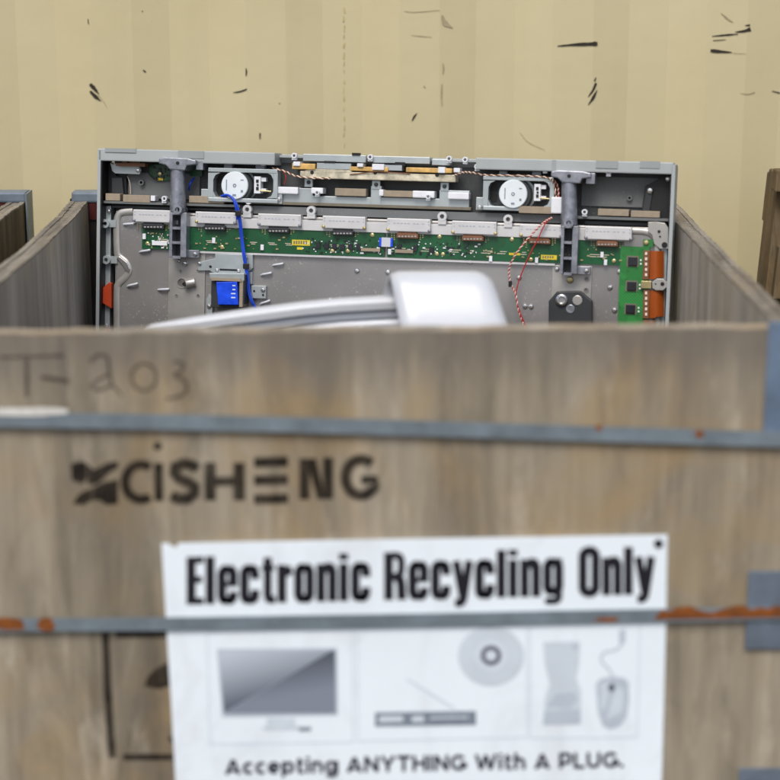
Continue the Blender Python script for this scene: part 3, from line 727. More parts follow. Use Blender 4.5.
def wire(path, r, m, name, par, n=8):
    b = MB(); b.tube(smooth_path([T(*p) for p in path], n), r, 8); return b.build(name, m, par)
def screw(px, py, d, r=2.4, m=None, par=None):
    b = MB(); lathe_tv(b, px, py, [(r, d-.002), (r, d+.001), (r*.75, d+.0022), (r*.3, d+.0026)], d, 14); return b.build('screw', m or M['screwm'], par or tv)

D0 = -.05
b = MB()      # screen half and rim walls of the cabinet
b.box(LX, RX, .052, .095, 0, HT-.002, .004)
b.box(LX, LX+.006, 0, .0515, 0, HT-.004); b.box(RX-.006, RX, 0, .0515, 0, HT-.004); b.box(LX+.0062, RX-.0062, .0, .0515, 0, .006)
cab = b.build('cabinet', M['cab'], tv)
b = MB(); strip(b, 98, 275, 148.3, 160.6, D0, .0, .002); strip(b, 476, 674, 157.6, 169.3, D0, .0, .002)
b.box(T(275, 155).x, T(476, 155).x, .03, .05, HT-.008, HT-.004)
tr = b.build('top_rail', M['cab'], tv)
b = MB(); b.box(LX+.0062, LX+.0082, .002, .0465, .01, HT-.024); b.box(RX-.0082, RX-.0062, .002, .0465, T(672, 224).z, HT-.024); b.build_each('dark_inner_strip', M['black'], tv)  # thin black strips along the inner faces of the side walls
b = MB(); strip(b, 105, 136, 148, 152, -.004, .0016); strip(b, 178, 204, 150.6, 158, -.002, .0012); strip(b, 552, 556, 160, 172, -.002, .001); strip(b, 596, 618, 160.6, 168, -.002, .0014); strip(b, 640, 660, 161, 168, -.003, .001)
b.build_each('rail_tab', M['cab2'], tv)
# back sheets of the upper cavity
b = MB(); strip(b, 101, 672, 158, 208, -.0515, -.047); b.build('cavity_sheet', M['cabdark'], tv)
b = MB(); strip(b, 128, 200, 172, 198, -.047, -.043, .001); b.build('cavity_panel', M['cabmid'], tv)
b = MB(); strip(b, 582, 660, 176, 206, -.047, -.043, .001); b.build('cavity_panel', M['cabmid'], tv)
b = MB(); ppoly(b, [(100, 162), (113, 163), (116, 176), (126, 178), (127, 199), (100, 198)], -.047, -.036)
ppoly(b, [(641, 216), (645, 186), (670, 187), (671, 219)], -.0425, -.03); ppoly(b, [(645, 186), (668, 174), (671, 174), (671, 192), (660, 194)], -.047, -.032)
b.build_each('black_end_bracket', M['black'], tv)
b = MB(); ppoly(b, [(112, 178), (122, 178), (124, 200), (112, 199)], -.036, -.03); ppoly(b, [(642, 212), (647, 188), (653, 188), (649, 213)], -.03, -.026); b.build_each('end_bracket_rib', M['charcoal'], tv)
screw(105, 162.3, -.03, 2.5); screw(113.5, 162, -.022, 2.5); screw(668, 179, -.028, 2.6); screw(650, 190.5, -.024, 2.8)
b = MB(); ring(b, 141, 182.5, 2.8, 1.5, -.043, -.034); b.build('boss', M['cabmid'], tv)
b = MB(); ring(b, 629.5, 198, 2.6, 1.2, -.043, -.036); b.build('boss', M['cabmid'], tv)
# long lower ledge of the cavity, dark gap below it
b = MB(); strip(b, 100, 240, 200.6, 203, D0, -.012); strip(b, 560, 671, 215.4, 218, D0, -.012); strip(b, 236, 562, 205.2, 213, -.047, -.022)
b.build_each('cavity_ledge', M['cabmid'], tv)
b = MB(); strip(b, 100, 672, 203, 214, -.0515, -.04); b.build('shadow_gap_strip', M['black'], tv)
b = MB(); strip(b, 112, 545, 205.6, 207.6, -.034, -.024); strip(b, 585, 660, 221, 224, -.036, -.026); b.build_each('inner_bar', M['charcoal'], tv)
for (x0, y0, x1, y1) in ((105.5, 193.3, 120, 200.5), (123, 194.6, 150, 202), (189, 195.6, 224, 202.6)):
    b = MB(); strip(b, x0, x1, y0, y1, -.04, -.011, .001); b.build('foam_pad', M['foam'], tv)
b = MB(); strip(b, 598, 629, 208.6, 215.4, -.04, -.011, .001); b.build('foam_pad', M['foam'], tv)
b = MB(); strip(b, 631, 660, 210.5, 217, -.04, -.011, .001); b.build('foam_pad', M['foam'], tv)
b = MB(); strip(b, 519, 556, 206, 213, -.03, -.006, .001); b.build('foam_pad', M['foam'], tv)
b = MB(); rect(b, 150.6, 195.6, 155, 201, -.03, -.009, .0006); b.build('white_clip', M['whitepart'], tv)
def lug(px, py, m=M['whitepart'], d=-.02, r=3.2):
    b = MB(); ring(b, px, py, r, 1.5, d-.006, d+.004); rect(b, px-r*.8, py+r*.7, px+r*.8, py+r*1.6, d-.006, d+.002); return b.build('lug', m, tv)
for p in ((164, 198.6), (584.5, 212), (294, 155.6), (142, 157), (200.6, 160), (263, 161.4), (449, 158.6), (465, 159.6), (477, 166.5), (608.5, 172), (370, 157), (545, 169)): lug(*p, d=-.008, r=2.7)
# top-left sensor bracket and small board
b = MB(); ppoly(b, [(110, 163), (114, 160.4), (118, 165), (139, 166), (141, 170), (139.5, 174.5), (115, 173.5), (112, 171)], -.03, -.024, .0008); b.build('sensor_bracket', M['zinc'], tv)
b = MB(); strip(b, 116, 145, 162.6, 166, -.03, -.012); rect(b, 122, 159.5, 127, 163.5, -.022, -.012); rect(b, 130, 160, 140, 163, -.022, -.014); b.build('sensor_board', M['copper'], tv)
screw(138, 170.4, -.023, 2.2); screw(113.4, 161.6, -.02, 2.4)
b = MB(); ppoly(b, [(149, 165), (173, 164), (173, 180), (158, 181), (150, 176)], -.043, -.038); sb = b.build('sub_board', M['pcb'], tv)
b = MB(); rect(b, 190, 164, 202, 176, -.043, -.038); b.build('sub_board', M['pcb'], tv)
b = MB()
for _ in range(26): 
    x, y = random.uniform(152, 172), random.uniform(166, 179); rect(b, x, y, x+random.uniform(.8, 2.4), y+random.uniform(.8, 2), -.0385, -.035)
b.build('surface_components', M['chip'], sb)['kind'] = 'stuff'
b = MB(); rect(b, 157.6, 178, 163, 180.4, -.038, -.0365); b.build('yellow_label', M['yellow'], sb)
screw(160, 174, -.037, 2.3, M['brass'])
wire([(153, 178, -.034), (148, 172, -.03), (150, 165, -.03), (156, 163, -.035)], .0007, M['black'], 'lead_wire', tv)
wire([(189, 190, -.03), (190, 184, -.02), (194, 178, -.03)], .0018, M['bluewire'], 'lead_wire', tv)
wire([(127.5, 176, -.036), (130, 184, -.034), (130.5, 194, -.036)], .0006, M['whitewire'], 'lead_wire', tv)

# speakers
def speaker(cx, cy, disc_at, fx0, fy0, fx1, fy1, term):
    s = 0
    b = MB()
    # frame: four borders, open in the middle with rounded inside
    w = 4.2
    rect(b, fx0, fy0, fx1, fy0+w, -.03, -.008, .0012); rect(b, fx0, fy1-w, fx1, fy1, -.03, -.008, .0012)
    rect(b, fx0, fy0+w, fx0+w+1, fy1-w, -.03, -.0085); rect(b, fx1-w, fy0+w, fx1, fy1-w, -.03, -.0085)
    for (qx, qy, sx, sy) in ((fx0+w+1, fy0+w, 1, 1), (fx1-w, fy0+w, -1, 1), (fx0+w+1, fy1-w, 1, -1), (fx1-w, fy1-w, -1, -1)):
        ppoly(b, [(qx, qy), (qx+sx*7, qy), (qx+sx*2.2, qy+sy*2.2), (qx, qy+sy*7)], -.03, -.0088)
    rect(b, fx0-7, fy0+(fy1-fy0)*.6, fx0, fy1-1, -.03, -.016, .001); rect(b, fx1, fy0+(fy1-fy0)*.68, fx1+4.5, fy1+1.5, -.03, -.015, .001)
    sp = b.build('speaker', M['zinc'], tv)
    b = MB(); rect(b, fx0+3, fy0+3, fx1-3, fy1-3, -.044, -.032); b.build('speaker_basket', M['charcoal'], sp)
    b = MB(); rect(b, fx0+7, fy0+7.5, fx0+14, fy0+14.5, -.032, -.0305); rect(b, fx0+7, fy0+17, fx0+14, fy0+25, -.032, -.0305); b.build_each('basket_opening', M['black'], sp)
    dx, dy = disc_at
    b = MB(); lathe_tv(b, dx+6.4, dy+.5, [(16.4, -.036), (16.4, -.03), (15.6, -.028)], -.024, 36); b.build('basket_rim', M['zinc'], sp)
    b = MB(); lathe_tv(b, dx+2.6, dy+1, [(15.6, -.034), (15.6, -.012), (14.6, -.009)], -.009, 36); b.build('magnet_ring', M['charcoal'], sp)
    b = MB(); lathe_tv(b, dx, dy, [(13.8, -.0095), (13.8, -.0052), (13.2, -.004)], -.004, 36)
    mg = b.build('magnet_cap', M['cone'], sp)
    b = MB(); ring(b, dx, dy, 1.8, .9, -.0045, -.0034); rect(b, dx-8.6, dy-6, dx-7.6, dy+5, -.0045, -.0035); rect(b, dx+6, dy-6, dx+9, dy-5, -.0045, -.0035); rect(b, dx+6.2, dy+4.6, dx+8.4, dy+7, -.0045, -.0035); rect(b, dx-2, dy+8.6, dx+1.4, dy+10.6, -.0045, -.0035)
    b.build('printed_mark', M['pr3'], mg)
    tx, ty = term
    b = MB(); rect(b, tx-5, ty-9, tx+1.5, ty+8, -.032, -.012, .0008); rect(b, tx+1, ty-8, tx+7, ty-4, -.03, -.016); rect(b, tx+1, ty+3, tx+7, ty+6.5, -.03, -.016); tb = b.build('terminal_block', M['whitepart'], sp)
    b = MB(); rect(b, tx-3, ty-6, tx-.5, ty-3, -.0125, -.0105); rect(b, tx-3, ty+1.5, tx-.5, ty+4.5, -.0125, -.0105); disc(b, tx-1.5, ty-.6, 1.1, -.0125, -.01, 10); b.build_each('terminal_lug', M['black'], tb)
    b = MB(); b.tube([T(tx+1, ty+5, -.012), T(tx+12, ty+6, -.014)], .0014, 8); b.build('terminal_pin', M['brass'], tb)
    b = MB(); rect(b, fx0+16, fy0-5.6, fx0+24, fy0+.5, -.035, -.02, .001); rect(b, fx1-22, fy0-5, fx1-13, fy0+.5, -.035, -.02, .001); b.build_each('rubber_mount', M['greyseam'], sp)
    for q in ((fx0-3.4, fy1-4), (fx1+1.4, fy1-3.6)): screw(*q, -.014, 2.5, None, sp)
    ob = MB(); ring(ob, fx0+(fx1-fx0)*.58, fy1-1.2, 3, 1.4, -.02, -.009); ob.build('mount_ring', M['whitepart'], sp)
speaker(0, 0, (234.5, 185.5), 208, 168.5, 277.5, 202.5, (259, 185.5))
speaker(0, 0, (513, 194), 483, 176.5, 554, 211, (539, 193))

# middle: grey formed rail with tabs, lamp tray above it
b = MB(); strip(b, 281, 313, 187.5, 202.4, -.045, -.024, .001); strip(b, 312, 371, 195.6, 203.4, -.045, -.024, .001); strip(b, 371, 381.5, 186, 205, -.045, -.024, .001)
strip(b, 381, 440, 197, 205.5, -.045, -.024, .001); strip(b, 439.5, 469.5, 190, 207, -.045, -.024, .001)
for (tx, ty) in ((308.5, 181), (376, 183.2), (444.5, 185)):
    rect(b, tx-4, ty-2.5, tx+4, ty+6, -.03, -.0225, .0006)
rail = b.build('formed_rail', M['zinc'], tv)
for (tx, ty) in ((308.5, 182.3), (376, 184.5), (444.5, 186.3)): screw(tx, ty, -.021, 1.9, M['charcoal'], rail)
b = MB(); strip(b, 246, 471, 200.6, 203.6, -.04, -.019, .0008); b.build('foam_strip', M['olive'], tv)
for (x0, x1, yt, yb, m) in ((335, 366, 188, 195.6, 'foam'), (383, 413, 190.2, 196.6, 'foam')):
    b = MB(); strip(b, x0, x1, yt, yb, -.04, -.016, .001); b.build('foam_pad', M[m], tv)
for (x0, x1, yt, yb) in ((277, 298, 186.6, 193.6), (311, 323, 187.5, 193.5), (379, 383.5, 189.4, 196), (412.6, 434.5, 190.6, 197.6), (448, 469, 192, 199)):
    b = MB(); strip(b, x0, x1, yt, yb, -.04, -.013, .0018); b.build('cable_cover', M['whitepart'], tv)
lug(317, 192.6, d=-.011, r=2.4); lug(428, 196.6, d=-.011, r=2.4)
b = MB(); strip(b, 300, 456, 170.6, 178, -.045, -.012, .0015); ppoly(b, [(304, 171), (310, 168.6), (352, 170), (352, 172.4), (306, 173)], -.03, -.0115); b.build('lamp_tray', M['rusttray'], tv)
b = MB(); strip(b, 303, 366, 153.8, 161, -.045, -.014, .001); strip(b, 373, 430, 155.8, 162.6, -.045, -.014, .001); strip(b, 432, 450, 159, 165, -.045, -.013, .001); strip(b, 317, 351, 162.8, 168.6, -.045, -.012); strip(b, 376, 402, 164.6, 170, -.045, -.012); b.build_each('tray_cover', M['zinc'], tv)
b = MB(); strip(b, 292, 315, 163.2, 169, -.045, -.008, .0012); strip(b, 350, 388, 166.4, 170.6, -.045, -.009, .001); strip(b, 406, 452, 167.2, 172, -.045, -.008, .0012); b.build_each('amber_block', M['amber'], tv)
for (x0, y0, x1, y1) in ((293, 161.6, 300, 166), (357, 163.4, 363, 167), (372, 164, 384, 170), (438, 167, 445, 173), (453.6, 168, 460, 172.4)):
    b = MB(); rect(b, x0, y0, x1, y1, -.03, -.005, .001); b.build('white_clip', M['whitepart'], tv)
b = MB()
for (x, y) in ((312, 172.4), (375, 172.6), (437, 175)): disc(b, x, y, 1.9, -.013, -.0112, 12)
strip(b, 324, 335, 160.8, 163, -.02, -.011); strip(b, 352, 360, 152.8, 155.4, -.02, -.012); strip(b, 395, 405, 162, 166, -.02, -.0125)
b.build_each('tray_hole', M['black'], tv)
wire([(350, 174.6, -.0105), (362, 173.2, -.010), (376, 171.8, -.009), (392, 172.6, -.01), (410, 173.6, -.01)], .0009, M['copper'], 'lead_wire', tv)
def twist(path, Rr, r, turns, m, ph, name, par):
    base = smooth_path([T(*p) for p in path], 24); n = len(base); pts = []
    for i, p in enumerate(base):
        t = (base[min(i+1, n-1)]-base[max(i-1, 0)]).normalized(); u = Vector((0, 1, 0)); u = (u-t*u.dot(t)).normalized(); w = t.cross(u)
        a = 2*math.pi*turns*i/n+ph; pts.append(p+u*(Rr*math.cos(a))+w*(Rr*math.sin(a)))
    b = MB(); b.tube(pts, r, 6); return b.build(name, m, par)
def pair(path, turns, m1, m2, Rr=.0009, r=.001):
    twist(path, Rr, r, turns, m1, 0, 'lead_wire', tv); twist(path, Rr, r, turns, m2, math.pi, 'lead_wire', tv)
pair([(272, 168, -.012), (284, 171, -.012), (296, 176, -.012), (312, 178, -.008), (330, 178.4, -.008)], 10, M['whitewire'], M['copper'])
pair([(455, 175, -.008), (463, 172.4, -.008), (472, 172.6, -.01), (486, 175, -.008), (505, 175.4, -.007), (530, 176, -.007), (548, 178, -.006), (554, 184, -.006), (556, 200, -.006)], 20, M['whitewire'], M['copper'])
pair([(551, 178, -.012), (557, 184, -.008), (558.5, 195, -.008), (557, 206, -.008)], 8, M['redwire'], M['whitewire'])
wire([(283, 171, -.02), (286, 177, -.016), (284, 184, -.02)], .0009, M['redwire'], 'lead_wire', tv)
b = MB(); rect(b, 551, 197, 562.5, 213.5, -.02, -.004, .002); b.build('white_tape', M['whitepart'], tv)

# chassis plate below
DC = -.02
b = MB(); x0c = T(115, 260, DC).x; x1c = T(656, 260, DC).x; zt = T(115, 210.5, DC).z
b.box(x0c, x1c, -DC, .05, .01, zt, .003); ch = b.build('chassis_plate', M['chassis'], tv)
b = MB(); strip(b, 100.5, 111, 205.5, 420, -.05, -.026, .001); strip(b, 661, 668, 240, 420, -.05, -.024, .001); b.build_each('side_rail', M['zinc'], tv)
b = MB(); strip(b, 660, 671.5, 222, 420, -.051, -.04); strip(b, 111, 114.5, 206, 420, -.051, -.035); b.build_each('side_channel', M['black'], tv)
# raised crimped rim: outer lip
path = [(117, 420), (117, 330), (117, 292), (118.6, 284), (126, 276.5), (129, 270), (126, 262.5), (118.6, 256), (117, 248), (116.6, 230), (117, 220), (119, 214.6), (123, 212.4), (133, 211.6)]
b = MB(); b.tube(smooth_path([T(x, y, DC) for x, y in path], 6), .0066, 16, True, .42); b.build('crimped_rim', M['alum'], tv)
b = MB(); ppoly(b, [(116, 257.5), (119.5, 256.5), (127, 262.5), (130, 269), (128.6, 273), (125.5, 270.5), (121.5, 264)], DC+.001, DC+.0042, .001); b.build('crimp_highlight', M['screwm'], tv)  # bright patch standing in for the highlight on the bulge
path = [(632, 231), (643, 231.6), (651, 234), (656, 241), (657, 260), (657.5, 420)]
b = MB(); b.tube(smooth_path([T(x, y, DC) for x, y in path], 6), .006, 16, True, .42); b.build('crimped_rim', M['alum'], tv)
b = MB(); ppoly(b, [(648, 222), (655, 221.5), (665, 223), (668.5, 228), (668.5, 249), (660, 249), (654, 244), (652, 235), (648, 232)], -.03, -.014, .001); cb = b.build('corner_bracket', M['alum'], tv)
b = MB()
for q, r in (((659, 231.5), 1.4), ((660, 236.5), .9), ((664.5, 245), 2.8)): disc(b, *q, r, -.0145, -.0125, 12)
b.build_each('bracket_hole', M['black'], cb)
for q in ((106, 259.8), (105, 223.6)):
    b = MB(); ring(b, *q, 4.4, 2, -.03, -.012); rect(b, q[0]+2, q[1]-3.6, q[0]+11, q[1]+3.6, -.025, -.016); b.build('rail_eyelet', M['zinc'], tv)
screw(109, 211, -.023, 2); screw(106, 326, -.02, 2.6)
b = MB(); a = [(100, 290), (109, 282.5), (111.2, 283), (111.2, 308.5), (109, 307), (100.5, 302)]; ppoly(b, a, -.026, -.014, .001); b.build('orange_flap', M['orangered'], tv)
b = MB(); rect(b, 103, 330, 110, 350, -.026, -.014); b.build('orange_flap', M['orangered'], tv)
# eyelets standing on the top edge of the chassis
b = MB(); strip(b, 133, 178, 219, 223, DC, -.012); strip(b, 190, 566, 216.5, 226.5, DC, -.012, .0006); strip(b, 578, 632, 228, 240, DC, -.0125, .0006); bp = b.build_each('backing_strip', M['plate'], tv)
for q in ((247, 209.4), (311, 210.6), (442, 216.4), (508, 219.3)):
    b = MB(); ring(b, *q, 4.6, 2.2, -.02, -.009); rect(b, q[0]-4, q[1]+3.4, q[0]+4, q[1]+8, -.02, -.0095); b.build('eyelet', M['plate'], tv)
# eight white plates, each with hole dots, and the connector under each
plates = [(133, 172, 209.3, 221.6), (195.5, 236, 211.4, 223), (258, 301, 213.4, 225.6), (322.5, 365.4, 215.6, 228), (387, 430.5, 218, 231), (452, 496.5, 220.6, 233.6), (520, 562, 224, 236.6), (585, 632, 226, 239)]
for i, (xa, xb, yt, yb) in enumerate(plates):
    b = MB(); strip(b, xa, xb, yt, yb, DC, -.0035, .0012); po_ = b.build('cover_plate', M['plate'], tv)
    b = MB()
    s = (T(xb, 230).z-T(xa, 230).z)
    for fx in (.045, .955):
        x = xa+(xb-xa)*fx; dy = (x-xa)*.033
        for fy in (.2, .42): disc(b, x, yt+(yb-yt)*fy+dy, .65, -.004, -.003, 8)
    for fx in (.15, .23, .31, .39, .47, .6, .68, .8): 
        x = xa+(xb-xa)*fx; rect(b, x, yt+4.4+(x-xa)*.033, x+2.2, yt+5.4+(x-xa)*.033, -.0036, -.0031)
    b.build('plate_mark', M['greyseam'], po_)
    for x in (xa+1, xb-1): screw(x, yb+(x-xa)*.033-1.5, -.004, 1.8, M['brass'] if random.random() < .3 else M['diecast'], po_)
    xc = (xa+xb)/2-1.5
    if i == 0: xc = 153
    yb2 = yb+(xc-xa)*.033
    b = MB(); rect(b, xc-9.4, yb2-1, xc+9.4, yb2+2.4, -.018, -.006); rect(b, xc-10.8, yb2+2.2, xc+10.8, yb2+6.6, -.018, -.004, .0008)
    cn = b.build('connector', M['chip'] if i < 4 else M['copper'], tv)
    b = MB()
    for k in range(6): rect(b, xc-9+k*3.2, yb2+4, xc-7+k*3.2, yb2+5.4, -.005, -.0034)
    b.build('connector_pins', M['alum'], cn)
# main boards
DP = -.0142
def hline(x, yl, xl): return yl+(x-xl)*.0332
b = MB(); zt1 = T(142, 223, DP).z; zb1 = T(142, 248.6, DP).z
b.box(T(142, 240, DP).x, T(384.6, 240, DP).x, -DP, -DP+.0016, zb1, zt1)
bd = b.build('circuit_board', M['pcb'], tv)
b = MB(); b.box(T(387.4, 240, DP).x, T(623.5, 240, DP).x, -DP, -DP+.0016, zb1+.0004, zt1-.001); bd2 = b.build('circuit_board', M['pcb'], tv)
b = MB(); b.box(T(188, 240, DP).x, T(556, 240, DP).x, -DP-.0014, -DP+.004, zb1-.0042, zb1-.0008); b.build('board_edge_strip', M['plate'], tv)
def smd(par, board_x, n, seed, mat_, d=DP):
    r = random.Random(seed); b = MB()
    for _ in range(n):
        x = r.uniform(*board_x); y = hline(x, r.uniform(232, 246.5), 142)
        w, h_ = r.choice(((1.6, .9), (.9, 1.6), (2.6, 1.4), (1.2, 1.2), (.8, .8))); rect(b, x, y, x+w, y+h_, d, d+.0018)
    o = b.build('surface_components', mat_, par); o['kind'] = 'stuff'
smd(bd, (305, 383), 60, 1, M['chip']); smd(bd, (300, 383), 40, 2, M['whitepart']); smd(bd, (146, 170), 22, 3, M['whitepart']); smd(bd, (190, 300), 26, 4, M['brass'])
smd(bd2, (390, 470), 60, 5, M['chip']); smd(bd2, (390, 480), 40, 6, M['whitepart']); smd(bd2, (480, 620), 34, 7, M['brass']); smd(bd, (145, 172), 20, 8, M['brass'])
r = random.Random(5)
for i in range(9):
    x = 316+i*8 if i < 6 else 397+(i-6)*16; y = hline(x, 236+r.uniform(-.6, 1.6), 142)
    b = MB(); rect(b, x, y, x+4.4, y+5.6, DP, DP+.003); b.build('chip', M['chip'], bd if i < 6 else bd2)
for (x0, x1, yl, hh, m, par, nm) in ((292, 310, 234.6, 5.6, 'yellow', bd, 'yellow_label'), (297, 303, 242, 2.4, 'yellow', bd, 'yellow_label'), (541, 557, 241.5, 4.6, 'yellow', bd2, 'yellow_label'), (509, 520, 240.6, 2.2, 'yellow', bd2, 'yellow_label'),
        (361, 380, 240.6, 3.2, 'foam', bd, 'ribbon_socket'), (395, 413, 241, 3.2, 'foam', bd2, 'ribbon_socket'), (152, 167, 240.5, 4.2, 'whitepart', bd, 'ribbon_socket')):
    b = MB(); y = hline(x0, yl, 142); strip(b, x0, x1, y, y+hh, DP, DP+(.0008 if m == 'yellow' else .004)); o = b.build(nm, M[m], par)
    if nm == 'yellow_label' and x1-x0 > 10:
        c = MB()
        for k in range(int((x1-x0)/2.4)-1): strip(c, x0+1.5+k*2.4, x0+2.9+k*2.4, y+1.2, y+hh-1.2, DP, DP+.0012)
        c.build('label_print', M['olive'], o)
b = MB(); rect(b, 379, 238, 392.6, 246.6, DP, DP+.004, .0006); jo = b.build('board_link', M['blue'], tv)
b = MB(); rect(b, 381.4, 237.6, 390.4, 246.9, DP+.003, DP+.0052, .0005); b.build('link_label', M['white'], jo)
for (x, y, m) in ((213.6, 240.6, 'whitepart'), (262, 247.6, 'whitepart'), (389.5, 252, 'whitepart'), (490.6, 259, 'whitepart'), (536.5, 260.5, 'whitepart'), (605.5, 262.6, 'whitepart'), (144, 236.6, 'whitepart'), (602, 255, 'whitepart')):
    b = MB(); rect(b, x-1.6, y-3, x+1.6, y+2.6, DP, DP+.004, .0005); b.build('capacitor', M[m], bd if x < 386 else bd2)
for (x, y) in ((147.5, 243.6), (222, 247), (236, 227), (332.4, 251), (348, 251), (372.4, 235), (439.6, 236.8), (437, 254), (443, 254.4), (512, 239.5), (531, 259.6), (614, 261)):
    b = MB(); lathe_tv(b, x, y, [(2.0, DP), (2.0, DP+.0014), (1.0, DP+.002)], DP, 14); b.build('brass_stud', M['brass'], bd if x < 386 else bd2)
for i, (xa, xb, yt, yb) in enumerate(plates):       # plated pads either side of each connector
    xc = 153 if i == 0 else (xa+xb)/2-1.5; b = MB(); yy = yb+(xc-xa)*.033
    for sd in (-1, 1):
        for c_ in range(2):
            for q_ in range(3 if c_ else 4): rect(b, xc+sd*(13+c_*2.6)-.6, yy+1.2+q_*2, xc+sd*(13+c_*2.6)+.6, yy+2.2+q_*2, DP, DP+.0008)
    pads = b.build('contact_pads', M['foam'] if i % 2 else M['brass'], bd if i < 4 else bd2); pads['kind'] = 'stuff'
b = MB()
for x in (160, 206, 250, 268, 285, 330, 345): 
    y = hline(x, 238.5, 142); rect(b, x, y, x+random.uniform(5, 11), y+.5, DP, DP+.0004); rect(b, x+1, y+1.6, x+random.uniform(5, 9), y+2.1, DP, DP+.0004)
b.build('silkscreen_marks', M['whitewire'], bd)['kind'] = 'stuff'
b = MB()
for x in (400, 424, 452, 470, 484, 500, 522, 590, 600): 
    y = hline(x, 239.5, 142); rect(b, x, y, x+random.uniform(4, 10), y+.5, DP, DP+.0004); rect(b, x-3, y+2, x+random.uniform(3, 7), y+2.5, DP, DP+.0004)
b.build('silkscreen_marks', M['whitewire'], bd2)['kind'] = 'stuff'
# right-hand driver board and its flex film
b = MB(); x0, x1 = T(619, 290, DP).x, T(648, 290, DP).x; b.box(x0, x1, -DP-.001, -DP+.0008, T(630, 420, DP).z, T(630, 246.5, DP).z); b.box(T(643, 245, DP).x, T(653, 245, DP).x, -DP-.0005, -DP+.001, T(648, 247, DP).z, T(648, 239.5, DP).z)
rb = b.build('driver_board', M['pcb2'], tv)
for (x, y) in ((632.6, 261.3), (631.6, 286), (630.4, 309)):
    b = MB(); rect(b, x-6, y-5.4, x+6, y+5.4, DP+.001, DP+.0018); b.build_each('chip_pins', M['olive'], rb)
    b = MB(); rect(b, x-4.6, y-4.2, x+4.6, y+4.2, DP+.0018, DP+.005, .0006); b.build('chip', M['chip'], rb)
    b = MB(); 
    for k in (-2, 1.6): rect(b, x+7.4, y+k, x+9, y+k+1.8, DP+.001, DP+.003)
    b.build('surface_components', M['whitepart'], rb)['kind'] = 'stuff'
screw(646.3, 242.6, DP+.001, 2.6, M['brass'], rb)
for (y0, y1) in ((250.5, 279.6), (290, 318.5)):
    b = MB(); rect(b, 643, y0, 649.4, y1, DP+.001, DP+.006, .0006); so_ = b.build('film_socket', M['copper'], rb)
    b = MB(); k = y0+1.6
    while k < y1-2.5: rect(b, 645, k, 647.2, k+2.8, DP+.005, DP+.0066); k += 5.3
    b.build('socket_pads', M['whitewire'], so_)
    b = MB(); pr = []
    for i in range(9):
        t = i/8; pr.append((649.4+14.4*t, DP+.004+.007*math.sin(math.pi*t)-.006*t))
    top_ = [T(x, y0+.5, d) for x, d in pr]; bot_ = [T(x, y1-(2 if x > 656 else .5), d) for x, d in pr]
    for i in range(8): b.prism([top_[i], top_[i+1], bot_[i+1], bot_[i]], [q+Vector((0, .0006, 0)) for q in (top_[i], top_[i+1], bot_[i+1], bot_[i])])
    b.build('orange_film', M['orange'], rb)
b = MB(); rect(b, 641, 281, 651.4, 288.6, DP+.001, DP+.009, .0008); b.build('film_latch', M['brass'], rb)
b = MB(); ppoly(b, [(652, 282), (657, 278.6), (663, 278.8), (667, 282), (667, 287), (663, 290.4), (656, 290.4), (652.4, 288.4)], -.02, -.002, .0008); tb_ = b.build('film_clamp', M['alum'], tv)
b = MB(); disc(b, 662.4, 284, 1.9, -.003, -.0012, 12); disc(b, 655.6, 284, .8, -.003, -.0012, 10); b.build_each('bracket_hole', M['black'], tb_)
b = MB(); rect(b, 643, 320, 654, 345, DP+.001, DP+.004); b.build('film_socket', M['copper'], rb)

# stand posts
def post(cx, ytop, yhub, yend, head):
    b = MB(); hx0, hx1 = head
    ym = ytop+6
    ppoly(b, [(hx0, ytop+1), (hx0+6, ytop-.6), (hx1-8, ytop+.6), (hx1, ytop+2.6), (hx1, ytop+7), (hx1-9, ytop+8), (hx1-11, ytop+13), (hx0+11, ytop+12), (hx0+7, ytop+7.4), (hx0, ytop+6)], -.04, .012, .002)
    hd_ = b.build('stand_post', M['diecast'], tv)
    b = MB(); disc(b, cx, ytop+5.5, 1.8, .011, .0126, 12); b.build('post_hole', M['black'], hd_)
    b = MB(); p = [T(cx-.2, ytop+10, 0), T(cx, (ytop+yhub)/2, 0), T(cx, yhub+2, 0)]
    b.tube([q+Vector((0, .002, 0)) for q in p], [7.2*PXM, 7.5*PXM, 8.2*PXM], 24); b.build('post_tube', M['diecast'], hd_)
    b = MB(); ring(b, cx-.4, yhub, 4.7, 2.4, -.02, .018); b.build('post_hub', M['diecast'], hd_)
    b = MB(); disc(b, cx-.4, yhub, 2.4, -.01, .012, 14); b.build('post_hole', M['black'], hd_)
    # ladder: two rails and rungs, bays open at the front
    b = MB(); h0 = yhub+4; d0, d1 = -.014, .012
    rect(b, cx-8.4, h0-1, cx-5.4, yend, d0, d1, .0008); rect(b, cx+2.8, h0-1, cx+8.6, yend, d0, d1-.002, .0008)
    nb = 3; stp = (yend-h0)/nb
    for k in range(nb+1):
        y = h0+stp*k; rect(b, cx-5.4, y-1.4, cx+2.8, y+1.2, d0, d1-.001)
    b.build('post_ladder', M['diecast'], hd_)
    b = MB(); rect(b, cx-5.3, h0, cx+2.7, yend, d0-.002, d0+.0016); b.build('post_bay_shade', M['charcoal'], hd_)  # dark plate behind the bays, in place of the shade inside them
    b = MB(); rect(b, cx+8, yend-7.4, cx+21, yend+.4, -.014, -.004, .0008); b.build('post_foot', M['diecast'], hd_)
    screw(cx+17.4, yend-3.4, -.003, 2.3, None, hd_)
    return hd_
post(177.6, 157.6, 209.6, 257.4, (158.6, 195.6)); post(569, 170.6, 223, 274, (551, 591))
screw(184.6, 263.6, -.014, 2.6); screw(178.6, 261, -.014, 1.6)
b = MB(); rect(b, 586, 173, 595, 184, -.03, .002, .001); rect(b, 196, 161, 203, 170, -.03, .0, .001); b.build('post_clip', M['diecast'], tv)
